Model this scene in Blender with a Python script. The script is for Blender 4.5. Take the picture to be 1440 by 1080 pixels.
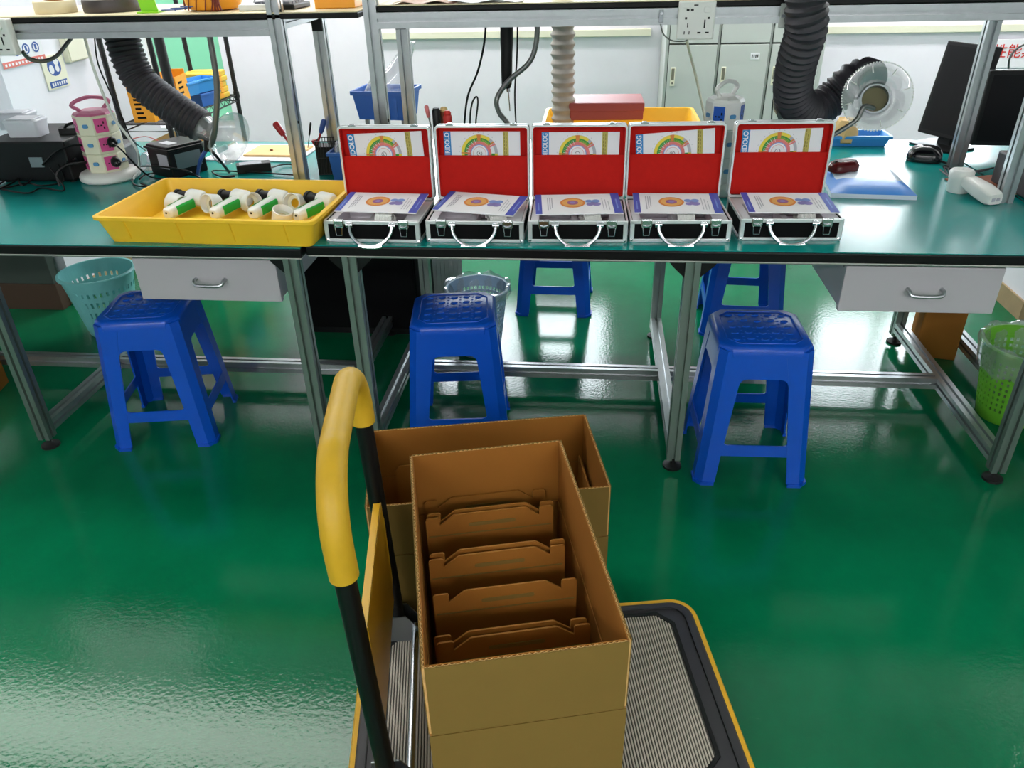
import bpy, bmesh, math, random
from mathutils import Vector, Matrix
random.seed(7)
PI = math.pi
sc = bpy.context.scene
COL = sc.collection
for o in list(bpy.data.objects):
    bpy.data.objects.remove(o)

# ---------------------------------------------------------------- camera
H, FPX = 1.5, 1078.7
YAW, PIT, ROL = 0.11067833, 0.52951326, -0.02561307
def cam_axes():
    cy, sy = math.cos(YAW), math.sin(YAW)
    r, fw, up = Vector((cy, sy, 0)), Vector((-sy, cy, 0)), Vector((0, 0, 1))
    f2 = fw*math.cos(PIT) - up*math.sin(PIT); u2 = up*math.cos(PIT) + fw*math.sin(PIT)
    return r*math.cos(ROL) + u2*math.sin(ROL), u2*math.cos(ROL) - r*math.sin(ROL), f2
CR, CU, CF = cam_axes()
cd = bpy.data.cameras.new('camera'); cam = bpy.data.objects.new('camera', cd); COL.objects.link(cam)
cd.sensor_width = 36; cd.lens = FPX*36/1440; cd.clip_start = .02; cd.clip_end = 100
m = Matrix.Identity(4)
for i in range(3):
    m[i][0], m[i][1], m[i][2] = CR[i], CU[i], -CF[i]
m[2][3] = H
cam.matrix_world = m
sc.camera = cam
def ray(x, y): return CR*((x-720)/FPX) - CU*((y-540)/FPX) + CF
def PY(x, y, Y):                       # surveyed point on the plane Y (metres from the camera's foot)
    d = ray(x, y); return Vector((0, 0, H)) + d*(Y/d.y)
def PZ(x, y, z):                       # surveyed point at height z
    d = ray(x, y); return Vector((0, 0, H)) + d*((z-H)/d.z)
def PX(x, y, X):
    d = ray(x, y); return Vector((0, 0, H)) + d*(X/d.x)

# ---------------------------------------------------------------- world, lamps, exposure
w = bpy.data.worlds.new('world'); sc.world = w; w.use_nodes = True
bg = w.node_tree.nodes['Background']
bg.inputs[0].default_value = (.86, .95, 1, 1); bg.inputs[1].default_value = 16.0
sc.view_settings.view_transform = 'Standard'; sc.view_settings.look = 'None'
sc.view_settings.gamma = 1; sc.view_settings.use_curve_mapping = False
sc.view_settings.exposure = 0.0
def lamp(name, loc, sx, sy, power, col=(1, .985, .95)):
    l = bpy.data.lights.new(name, 'AREA'); l.shape = 'RECTANGLE'; l.size = sx; l.size_y = sy
    l.energy = power; l.color = col
    o = bpy.data.objects.new(name, l); COL.objects.link(o); o.location = loc
    return o
lamp('ceiling_tube_light', (-2.5, 2.78, 2.76), 3.2, .56, 46)
lamp('ceiling_tube_light', (4.1, 2.78, 2.76), 2.8, .56, 48)
lamp('ceiling_tube_light', (-1.7, -2.4, 2.76), 2.6, .3, 82)
lamp('ceiling_tube_light', (1.9, -2.4, 2.76), 2.6, .3, 92)
lamp('ceiling_tube_light', (-2.2, 4.75, 2.76), 2.4, .26, 64)
lamp('ceiling_tube_light', (1.6, 4.75, 2.76), 2.4, .26, 60)

# ---------------------------------------------------------------- materials
def lin(c): 
    return tuple(((v/255)/12.92 if v/255 <= .04045 else ((v/255+.055)/1.055)**2.4) for v in c)
MATS = {}
def mat(name, rgb, rough=.5, metal=0., spec=.5, vary=0., vscale=6., bump=0., bscale=80., coat=0., emit=0., vary2=None):
    if name in MATS: return MATS[name]
    m = bpy.data.materials.new(name); m.use_nodes = True; nt = m.node_tree; b = nt.nodes['Principled BSDF']
    c = lin(rgb)
    b.inputs['Base Color'].default_value = (*c, 1); b.inputs['Roughness'].default_value = rough
    b.inputs['Metallic'].default_value = metal; b.inputs['Specular IOR Level'].default_value = spec
    b.inputs['Coat Weight'].default_value = coat
    if emit:
        b.inputs['Emission Color'].default_value = (*c, 1); b.inputs['Emission Strength'].default_value = emit
    if vary or bump:
        tc = nt.nodes.new('ShaderNodeTexCoord')
    if vary:
        n = nt.nodes.new('ShaderNodeTexNoise'); n.inputs['Scale'].default_value = vscale; n.inputs['Detail'].default_value = 6
        n.inputs['Roughness'].default_value = .65
        nt.links.new(tc.outputs['Object'], n.inputs['Vector'])
        r = nt.nodes.new('ShaderNodeValToRGB')
        lo = vary2 and lin(vary2) or tuple(v*(1-vary) for v in c); hi = tuple(min(1, v*(1+vary)) for v in c)
        r.color_ramp.elements[0].position = .3; r.color_ramp.elements[1].position = .7
        r.color_ramp.elements[0].color = (*lo, 1); r.color_ramp.elements[1].color = (*hi, 1)
        nt.links.new(n.outputs['Fac'], r.inputs['Fac']); nt.links.new(r.outputs['Color'], b.inputs['Base Color'])
    if bump:
        n2 = nt.nodes.new('ShaderNodeTexNoise'); n2.inputs['Scale'].default_value = bscale; n2.inputs['Detail'].default_value = 4
        nt.links.new(tc.outputs['Object'], n2.inputs['Vector'])
        bp = nt.nodes.new('ShaderNodeBump'); bp.inputs['Strength'].default_value = bump; bp.inputs['Distance'].default_value = .004
        nt.links.new(n2.outputs['Fac'], bp.inputs['Height']); nt.links.new(bp.outputs['Normal'], b.inputs['Normal'])
    MATS[name] = m
    return m
def clear(name, rgb, amount=.12, rough=.08, white=.1):      # thin clear plastic film or glass
    if name in MATS: return MATS[name]
    m = bpy.data.materials.new(name); m.use_nodes = True; nt = m.node_tree; nt.nodes.clear()
    out = nt.nodes.new('ShaderNodeOutputMaterial'); tr = nt.nodes.new('ShaderNodeBsdfTransparent')
    gl = nt.nodes.new('ShaderNodeBsdfGlossy'); gl.inputs['Roughness'].default_value = rough
    df = nt.nodes.new('ShaderNodeBsdfDiffuse'); df.inputs['Color'].default_value = (*lin(rgb), 1)
    lw = nt.nodes.new('ShaderNodeLayerWeight'); lw.inputs['Blend'].default_value = .25
    m1 = nt.nodes.new('ShaderNodeMixShader'); m2 = nt.nodes.new('ShaderNodeMixShader')
    mp = nt.nodes.new('ShaderNodeMath'); mp.operation = 'MULTIPLY_ADD'; mp.inputs[1].default_value = .7; mp.inputs[2].default_value = amount
    nt.links.new(lw.outputs['Facing'], mp.inputs[0])
    m1.inputs[0].default_value = white
    nt.links.new(tr.outputs[0], m1.inputs[1]); nt.links.new(df.outputs[0], m1.inputs[2])
    nt.links.new(mp.outputs[0], m2.inputs[0]); nt.links.new(m1.outputs[0], m2.inputs[1]); nt.links.new(gl.outputs[0], m2.inputs[2])
    nt.links.new(m2.outputs[0], out.inputs[0])
    MATS[name] = m
    return m

def floor_material():
    m = mat('green_epoxy', (3, 108, 69), .2, 0, .34, .2, 1.6)
    nt = m.node_tree; b = nt.nodes['Principled BSDF']
    tc = nt.nodes.new('ShaderNodeTexCoord')
    n1 = nt.nodes.new('ShaderNodeTexNoise'); n1.inputs['Scale'].default_value = 90; n1.inputs['Detail'].default_value = 3
    n2 = nt.nodes.new('ShaderNodeTexNoise'); n2.inputs['Scale'].default_value = 5; n2.inputs['Detail'].default_value = 5
    n3 = nt.nodes.new('ShaderNodeTexNoise'); n3.inputs['Scale'].default_value = 1.3; n3.inputs['Detail'].default_value = 6
    for n in (n1, n2, n3): nt.links.new(tc.outputs['Object'], n.inputs['Vector'])
    bp = nt.nodes.new('ShaderNodeBump'); bp.inputs['Strength'].default_value = .19; bp.inputs['Distance'].default_value = .002
    ad = nt.nodes.new('ShaderNodeMath'); ad.operation = 'MULTIPLY_ADD'; ad.inputs[1].default_value = .3
    nt.links.new(n2.outputs['Fac'], ad.inputs[0]); nt.links.new(n1.outputs['Fac'], ad.inputs[2])
    nt.links.new(ad.outputs[0], bp.inputs['Height']); nt.links.new(bp.outputs['Normal'], b.inputs['Normal'])
    mr = nt.nodes.new('ShaderNodeMapRange'); mr.inputs['From Min'].default_value = .3; mr.inputs['From Max'].default_value = .7
    mr.inputs['To Min'].default_value = .06; mr.inputs['To Max'].default_value = .13
    nt.links.new(n3.outputs['Fac'], mr.inputs['Value']); nt.links.new(mr.outputs[0], b.inputs['Roughness'])
    # fine pale scuffs
    mp = nt.nodes.new('ShaderNodeMapping'); mp.inputs['Scale'].default_value = (3, 26, 1); mp.inputs['Rotation'].default_value = (0, 0, .25)
    nt.links.new(tc.outputs['Object'], mp.inputs['Vector'])
    n4 = nt.nodes.new('ShaderNodeTexNoise'); n4.inputs['Scale'].default_value = 2.2; n4.inputs['Detail'].default_value = 8; n4.inputs['Roughness'].default_value = .75
    nt.links.new(mp.outputs[0], n4.inputs['Vector'])
    r4 = nt.nodes.new('ShaderNodeValToRGB'); r4.color_ramp.elements[0].position = .66; r4.color_ramp.elements[1].position = .8
    r4.color_ramp.elements[0].color = (0, 0, 0, 1); r4.color_ramp.elements[1].color = (.45, .45, .45, 1)
    nt.links.new(n4.outputs['Fac'], r4.inputs['Fac'])
    mx = nt.nodes.new('ShaderNodeMix'); mx.data_type = 'RGBA'
    src = b.inputs['Base Color'].links[0].from_socket
    nt.links.new(r4.outputs['Color'], mx.inputs[0]); nt.links.new(src, mx.inputs[6]); mx.inputs[7].default_value = (*lin((96, 160, 135)), 1)
    nt.links.new(mx.outputs[2], b.inputs['Base Color'])
    return m

# ---------------------------------------------------------------- geometry helpers
def wm(o):
    M = o.matrix_basis.copy()
    while o.parent:
        o = o.parent; M = o.matrix_basis @ M
    return M
class G:
    """collects shapes into one mesh"""
    def __init__(s): s.bm = bmesh.new(); s.mi = 0
    def face(s, pts, mi=None):
        f = s.bm.faces.new([s.bm.verts.new(p) for p in pts]); f.material_index = s.mi if mi is None else mi; return f
    def hexa(s, v, mi=None):
        vs = [s.bm.verts.new(p) for p in v]
        for q in ((0, 3, 2, 1), (4, 5, 6, 7), (0, 1, 5, 4), (1, 2, 6, 5), (2, 3, 7, 6), (3, 0, 4, 7)):
            f = s.bm.faces.new([vs[i] for i in q]); f.material_index = s.mi if mi is None else mi
        return s
    def box(s, x0, x1, y0, y1, z0, z1, M=None, mi=None):
        v = [Vector(p) for p in ((x0, y0, z0), (x1, y0, z0), (x1, y1, z0), (x0, y1, z0), (x0, y0, z1), (x1, y0, z1), (x1, y1, z1), (x0, y1, z1))]
        if M: v = [M @ p for p in v]
        return s.hexa(v, mi)
    def loft(s, rings, cap=True, closed=False, mi=None):
        mi = s.mi if mi is None else mi
        vr = [[s.bm.verts.new(p) for p in r] for r in rings]
        n = len(vr[0]); k = len(vr)
        for i in range(k if closed else k-1):
            a, b = vr[i], vr[(i+1) % k]
            for j in range(n):
                f = s.bm.faces.new((a[j], a[(j+1) % n], b[(j+1) % n], b[j])); f.material_index = mi
        if cap and not closed:
            f = s.bm.faces.new(vr[0][::-1]); f.material_index = mi
            f = s.bm.faces.new(vr[-1]); f.material_index = mi
        return s
    def prism(s, poly, a, b, axis='z', M=None, mi=None):
        def mk(p, h):
            v = {'z': Vector((p[0], p[1], h)), 'y': Vector((p[0], h, p[1])), 'x': Vector((h, p[0], p[1]))}[axis]
            return M @ v if M else v
        return s.loft([[mk(p, a) for p in poly], [mk(p, b) for p in poly]], mi=mi)
    def frame(s, d, up=None):
        d = d.normalized(); up = up or (Vector((0, 0, 1)) if abs(d.z) < .95 else Vector((1, 0, 0)))
        x = d.cross(up).normalized(); return x, x.cross(d).normalized()
    def cyl(s, p0, p1, r0, r1=None, n=16, cap=True, mi=None):
        p0, p1 = Vector(p0), Vector(p1); r1 = r0 if r1 is None else r1
        x, y = s.frame(p1-p0)
        R = lambda p, r: [p + x*(r*math.cos(2*PI*i/n)) + y*(r*math.sin(2*PI*i/n)) for i in range(n)]
        return s.loft([R(p0, r0), R(p1, r1)], cap, mi=mi)
    def lathe(s, prof, c=(0, 0, 0), ax=(0, 0, 1), n=24, mi=None, closed=False, cap=True):
        c = Vector(c); d = Vector(ax).normalized(); x, y = s.frame(d)
        rings = [[c + d*z + x*(max(r, 1e-5)*math.cos(2*PI*i/n)) + y*(max(r, 1e-5)*math.sin(2*PI*i/n)) for i in range(n)] for r, z in prof]
        return s.loft(rings, cap, closed, mi=mi)
    def tube(s, pts, r, n=8, smooth=6, rib=None, mi=None, closed=False):
        P = [Vector(p) for p in pts]
        if smooth and len(P) > 2:
            Q = []
            L = len(P); rng = range(L if closed else L-1)
            for i in rng:
                if closed: p0, p1, p2, p3 = P[i-1], P[i], P[(i+1) % L], P[(i+2) % L]
                else: p0, p1, p2, p3 = P[max(i-1, 0)], P[i], P[i+1], P[min(i+2, L-1)]
                for k in range(smooth):
                    t = k/smooth
                    Q.append(.5*((2*p1)+(p2-p0)*t+(2*p0-5*p1+4*p2-p3)*t*t+(3*p1-p0-3*p2+p3)*t**3))
            if not closed: Q.append(P[-1])
            P = Q
        rr = [r]*len(P)
        if rib:                                     # rib = (pitch, depth): a corrugated duct
            D = [0]
            for a, b in zip(P, P[1:]): D.append(D[-1]+(b-a).length)
            N = max(4, int(D[-1]/rib[0]*6)); Q = []; rr = []
            j = 0
            for k in range(N+1):
                t = D[-1]*k/N
                while j < len(D)-2 and D[j+1] < t: j += 1
                f = (t-D[j])/max(1e-6, D[j+1]-D[j]); Q.append(P[j].lerp(P[j+1], min(1, f)))
                ph = (k % 6); rr.append(r + rib[1]*(1, .75, .1, -.5, -.45, .3)[ph])
            P = Q
        x = None; rings = []
        L = len(P)
        for i, p in enumerate(P):
            if closed: d = P[(i+1) % L] - P[i-1]
            else: d = (P[min(i+1, L-1)] - P[max(i-1, 0)])
            d = d.normalized()
            if x is None: x, y = s.frame(d)
            else:
                x = (x - d*x.dot(d)).normalized(); y = d.cross(x).normalized()*1
            y = d.cross(x).normalized()
            rings.append([p + x*(rr[i]*math.cos(2*PI*k/n)) + y*(rr[i]*math.sin(2*PI*k/n)) for k in range(n)])
        return s.loft(rings, True, closed, mi=mi)
    def ball(s, c, rx, ry=None, rz=None, n=12, mi=None, M=None):
        ry = ry or rx; rz = rz or rx; c = Vector(c); rings = []
        for i in range(1, n//2):
            a = PI*i/(n//2)
            rings.append([Vector((rx*math.sin(a)*math.cos(2*PI*k/n), ry*math.sin(a)*math.sin(2*PI*k/n), -rz*math.cos(a))) for k in range(n)])
        rings = [[(M @ p if M else p) + c for p in r] for r in rings]
        return s.loft(rings, mi=mi)
    def bar(s, p0, p1, size=.042, slot=.0095, depth=.011, up=None, mi=None):      # slotted aluminium profile
        p0, p1 = Vector(p0), Vector(p1); h = size/2; a = slot/2
        x, y = s.frame(p1-p0, up)
        q = [(-h, -h), (-a, -h), (-a, -h+depth), (a, -h+depth), (a, -h), (h, -h), (h, -a), (h-depth, -a), (h-depth, a), (h, a),
             (h, h), (a, h), (a, h-depth), (-a, h-depth), (-a, h), (-h, h), (-h, a), (-h+depth, a), (-h+depth, -a), (-h, -a)]
        return s.loft([[p0 + x*u + y*v for u, v in q], [p1 + x*u + y*v for u, v in q]], mi=mi)
    def build(s, name, mats, parent=None, world=False, smooth=False, bevel=0, kind=None, label=None, seg=2):
        me = bpy.data.meshes.new(name)
        if world and parent: s.bm.transform(wm(parent).inverted())
        bmesh.ops.recalc_face_normals(s.bm, faces=s.bm.faces)
        s.bm.to_mesh(me); s.bm.free()
        for m_ in (mats if isinstance(mats, (list, tuple)) else [mats]): me.materials.append(m_)
        if smooth:
            me.polygons.foreach_set('use_smooth', [True]*len(me.polygons))
            me.set_sharp_from_angle(angle=math.radians(40))
        o = bpy.data.objects.new(name, me); COL.objects.link(o)
        if parent: o.parent = parent
        if bevel:
            b = o.modifiers.new('bevel', 'BEVEL'); b.width = bevel; b.segments = seg; b.limit_method = 'ANGLE'; b.angle_limit = math.radians(40)
        if kind: o['kind'] = kind
        if label: o['label'] = label
        return o
def tag(o, label, cat, group=None):
    o['label'] = label; o['category'] = cat
    if group: o['group'] = group
    return o
def thing(name, label, cat, loc=(0, 0, 0), rz=0, group=None):
    o = bpy.data.objects.new(name, None); COL.objects.link(o); o.empty_display_size = .05
    o.location = loc; o.rotation_euler = (0, 0, rz)
    return tag(o, label, cat, group)
def dup(root, loc, rz, label, group=None):
    r = root.copy(); COL.objects.link(r); r.location = loc; r.rotation_euler = (0, 0, rz); r['label'] = label
    if group: r['group'] = group
    for ch in list(root.children):
        c = ch.copy(); COL.objects.link(c); c.parent = r
        for g in list(ch.children):
            d = g.copy(); COL.objects.link(d); d.parent = c
    return r
def struct(name, g, m, **k): return g.build(name, m, kind='structure', **k)
def text(name, body, size, m, parent, M, depth=.0004, align='CENTER', world=True, bold=0., fit=None):
    cu = bpy.data.curves.new(name, 'FONT'); cu.body = body; cu.size = size; cu.align_x = align; cu.align_y = 'CENTER'; cu.extrude = depth
    cu.offset = bold; cu.resolution_u = 3
    t = bpy.data.objects.new(name, cu); COL.objects.link(t)
    dg = bpy.context.evaluated_depsgraph_get(); me = bpy.data.meshes.new_from_object(t.evaluated_get(dg))
    bpy.data.objects.remove(t)
    if fit:
        w_ = max(v.co.x for v in me.vertices); me.transform(Matrix.Diagonal((fit/w_, 1, 1, 1)))
    me.transform(M if not (world and parent) else wm(parent).inverted() @ M)
    me.materials.clear(); me.materials.append(m)
    o = bpy.data.objects.new(name, me); COL.objects.link(o); o.parent = parent
    return o
def RZ(a): return Matrix.Rotation(a, 4, 'Z')
def RX(a): return Matrix.Rotation(a, 4, 'X')
def RY(a): return Matrix.Rotation(a, 4, 'Y')
def T(*p): return Matrix.Translation(Vector(p))
def rrect(x0, x1, y0, y1, r, n=5):
    out = []
    for cx, cy, a0 in ((x1-r, y1-r, 0), (x0+r, y1-r, 90), (x0+r, y0+r, 180), (x1-r, y0+r, 270)):
        for k in range(n+1):
            a = math.radians(a0+90*k/n); out.append((cx+r*math.cos(a), cy+r*math.sin(a)))
    return out
def chrect(x0, x1, y0, y1, c): return [(x0+c, y0), (x1-c, y0), (x1, y0+c), (x1, y1-c), (x1-c, y1), (x0+c, y1), (x0, y1-c), (x0, y0+c)]

# ---------------------------------------------------------------- palette
M_ = dict(
    alu=mat('brushed_aluminium', (178, 182, 184), .3, .85, .5, .06, 30),
    aludark=mat('shaded_aluminium', (134, 146, 141), .34, .75),  # darker, greener copy: dark room reflected by the legs put into the colour
    chrome=mat('polished_chrome', (190, 192, 196), .2, 1),
    blacktop=mat('black_edge_band', (9, 9, 11), .45, 0, .25),
    blackp=mat('black_plastic', (13, 13, 15), .4, 0, .3),
    blackr=mat('black_rubber', (15, 15, 16), .6),
    blackm=mat('matte_black_board', (6, 6, 8), .7, 0, .15),
    greenmat=mat('green_bench_mat', (6, 136, 132), .2, 0, .3, .06, 3, .015, 60),
    pale=mat('pale_board', (196, 196, 190), .6),
    white=mat('white_plastic', (232, 232, 228), .35),
    drawer=mat('grey_white_laminate', (182, 178, 184), .45),
    cream=mat('cream_laminate', (226, 212, 176), .4),
    wall=mat('painted_wall', (240, 236, 245), .8, 0, .3, .035, 2.2, .05, 40),
    skirt=mat('tan_skirting', (176, 152, 118), .7, 0, .3, .1, 10),
    steel=mat('zinc_steel', (150, 156, 160), .35, .9),
    stool=mat('blue_stool_plastic', (5, 80, 196), .3, 0, .5, .05, 5),
    yellow=mat('yellow_tray_plastic', (255, 202, 48), .42, 0, .5, .05, 5),
    yfoam=mat('yellow_foam_grip', (206, 162, 38), .45, 0, .4, .07, 12, .08, 120),
    ypaint=mat('yellow_paint', (226, 170, 30), .35),
    card=mat('brown_cardboard', (152, 98, 36), .75, 0, .25, .05, 5, .05, 90),
    cardout=mat('outer_cardboard', (124, 98, 46), .75, 0, .25, .05, 4, .05, 90),
    cardedge=mat('cardboard_edge', (214, 170, 110), .8, 0, .2, .15, 60),
    red=mat('red_lining', (190, 24, 16), .75, 0, .2, .05, 60),
    foam=mat('grey_foam', (226, 222, 228), .9), framealu=mat('bright_frame_aluminium', (226, 230, 232), .38, .55),
    paper=mat('white_paper', (236, 235, 240), .5),
    bluep=mat('blue_print', (38, 132, 200), .45),
    navy=mat('indigo_print', (66, 84, 178), .45),
    pyel=mat('yellow_print', (232, 210, 70), .5), pgrn=mat('green_print', (52, 148, 60), .5), pred=mat('pink_print', (222, 120, 120), .5),
    porg=mat('orange_print', (214, 130, 60), .5), pdk=mat('dark_print', (40, 36, 40), .5), polive=mat('olive_print', (186, 172, 88), .5),
    pgrey=mat('grey_print', (178, 178, 188), .5), pviolet=mat('violet_print', (140, 130, 190), .5), pblue2=mat('pale_blue_print', (120, 150, 210), .5),
    green=mat('green_panel', (30, 165, 60), .4), lime=mat('lime_plastic', (150, 225, 20), .4),
    pink=mat('pink_plastic', (222, 84, 150), .4), pinkh=mat('dusty_pink_plastic', (200, 110, 145), .4),
    ivory=mat('ivory_plastic', (226, 222, 196), .4), socketblue=mat('socket_blue', (36, 92, 190), .4),
    switchblue=mat('switch_blue', (90, 150, 200), .4),
    duct=mat('black_duct_cloth', (56, 54, 60), .55, 0, .4, .2, 14), ductw=mat('grey_duct_cloth', (178, 172, 164), .6, 0, .3, .1, 14),
    orange=mat('orange_plastic', (245, 165, 35), .45), bluebin=mat('blue_bin_plastic', (52, 106, 190), .4), skybin=mat('light_blue_plastic', (62, 150, 225), .4),
    locker=mat('locker_grey', (196, 200, 196), .45), lockdark=mat('locker_shadow_gap', (60, 62, 60), .7),
    teal=mat('teal_basket_plastic', (120, 196, 196), .4), bbask=mat('blue_white_basket', (150, 180, 205), .4), gbask=mat('lime_basket_plastic', (112, 190, 52), .4),
    brown=mat('brown_board', (140, 76, 48), .6, 0, .3, .1, 10), maroon=mat('maroon_box', (158, 70, 72), .5),
    ribmat=mat('grey_ribbed_rubber', (186, 176, 164), .6, 0, .3, .1, 9), deck=mat('dark_grey_deck', (52, 50, 54), .45, 0, .4, .12, 8),
    goose=mat('grey_gooseneck', (120, 122, 120), .35, .6), wood=mat('pale_wood_board', (228, 190, 130), .55, 0, .3, .1, 12),
    film=clear('clear_film', (235, 240, 245), .10, .12, .22), glass=clear('clear_plastic', (235, 240, 240), .12, .05, .22), pane=clear('window_glass', (230, 245, 240), .02, .02, .03),
    signred=mat('sign_red', (205, 40, 30), .5), signblue=mat('sign_blue', (44, 84, 160), .5), signcream=mat('sign_cream', (240, 236, 214), .5),
    toolred=mat('tool_red', (176, 30, 36), .35), toolblue=mat('tool_blue', (50, 80, 150), .35), rackm=mat('black_rack', (26, 24, 26), .45), ceil=mat('ceiling_paint', (235, 236, 236), .8),
)
A = M_

def frosted(name, rgb):
    m = bpy.data.materials.new(name); m.use_nodes = True; nt = m.node_tree; nt.nodes.clear()
    out = nt.nodes.new('ShaderNodeOutputMaterial'); t = nt.nodes.new('ShaderNodeBsdfTranslucent'); t.inputs['Color'].default_value = (*lin(rgb), 1)
    d = nt.nodes.new('ShaderNodeBsdfDiffuse'); d.inputs['Color'].default_value = (*lin(rgb), 1); mx = nt.nodes.new('ShaderNodeMixShader'); mx.inputs[0].default_value = .75
    nt.links.new(t.outputs[0], mx.inputs[1]); nt.links.new(d.outputs[0], mx.inputs[2]); nt.links.new(mx.outputs[0], out.inputs[0])
    return m
A['frost'] = frosted('frosted_green_glass', (150, 200, 176))
# ================================================================ SETTING
g = G(); g.box(-5.2, 5.2, -3.2, 6.2, -.05, 0); struct('floor', g, floor_material())
g = G(); g.box(-5.2, 5.2, -3.2, 6.2, 2.8, 2.85); struct('ceiling', g, A['ceil'])
WY = 5.6
WIN = [(-3.2, -2.62, .32, 2.0), (-1.3, .18, 1.09, 1.97), (1.78, 2.75, 1.07, 1.97)]
g = G()
xs = [-5.2] + [v for x0, x1, _, _ in WIN for v in (x0, x1)] + [5.2]
for i in range(0, len(xs), 2): g.box(xs[i], xs[i+1], WY, WY+.2, 0, 2.8)
for x0, x1, z0, z1 in WIN:
    g.box(x0, x1, WY, WY+.2, 0, z0); g.box(x0, x1, WY, WY+.2, z1, 2.8)
struct('wall_back', g, A['wall'])
for i, (x0, x1, z0, z1) in enumerate(WIN):
    e = bpy.data.objects.new('window_%d' % (i+1), None); COL.objects.link(e); e.location = ((x0+x1)/2, WY+.1, z0); e['kind'] = 'structure'
    f = G(); t = .035
    f.box(x0, x1, WY+.07, WY+.12, z0, z0+t); f.box(x0, x1, WY+.07, WY+.12, z1-t, z1)
    f.box(x0, x0+t, WY+.07, WY+.12, z0+t, z1-t); f.box(x1-t, x1, WY+.07, WY+.12, z0+t, z1-t)
    n = max(1, round((x1-x0)/.6))
    for k in range(1, n):
        xx = x0+(x1-x0)*k/n; f.box(xx-.02, xx+.02, WY+.07, WY+.12, z0+t, z1-t)
    f.build('window_frame', A['white'], e, True)
    for k in range(n):
        a = x0+(x1-x0)*k/n; b = x0+(x1-x0)*(k+1)/n
        p = G(); p.box(a+.018, b-.018, WY+.09, WY+.096, z0+.03, z1-.03); p.build('pane', A['pane'] if i else A['frost'], e, True)
    L = bpy.data.lights.new('portal', 'AREA'); L.shape = 'RECTANGLE'; L.size = x1-x0; L.size_y = z1-z0; L.cycles.is_portal = True
    lo = bpy.data.objects.new('window_portal', L); COL.objects.link(lo); lo.location = ((x0+x1)/2, WY+.25, (z0+z1)/2); lo.rotation_euler = (-PI/2, 0, 0)
for i, (x0, x1) in enumerate([(-1.5, .36), (1.45, 2.9)]):
    g = G(); g.box(x0, x1, WY-.035, WY+.06, .905, .95); struct('trim_%d' % (i+1), g, A['signcream'], bevel=.004)
g = G(); g.box(-5.2, -5, -3.2, WY, 0, 2.8); struct('wall_left', g, A['wall'])
g = G(); g.box(5, 5.2, -3.2, WY, 0, 2.8); struct('wall_right', g, A['wall'])
g = G(); g.box(-5, 5, -3.2, -3, 0, 2.8); struct('wall_front', g, A['wall'])
g = G(); g.box(-3.3, -2.47, 3.2, 3.86, 0, 2.8); pl = struct('pillar_left', g, A['wall'])
g = G(); g.box(-3.31, -2.46, 3.19, 3.87, 0, .075); struct('baseboard_left', g, A['skirt'])
g = G(); g.box(1.88, 2.7, 3.24, 3.62, 0, 2.8); struct('pillar_right', g, A['wall'])
g = G(); g.box(1.87, 2.71, 3.23, 3.63, 0, .085); struct('baseboard_right', g, A['skirt'])
g = G()
for x0, x1 in ((-2.62, .4), (1.38, 5)): g.box(x0, x1, WY-.014, WY, 0, .09)
struct('baseboard_back', g, A['skirt'])

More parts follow.
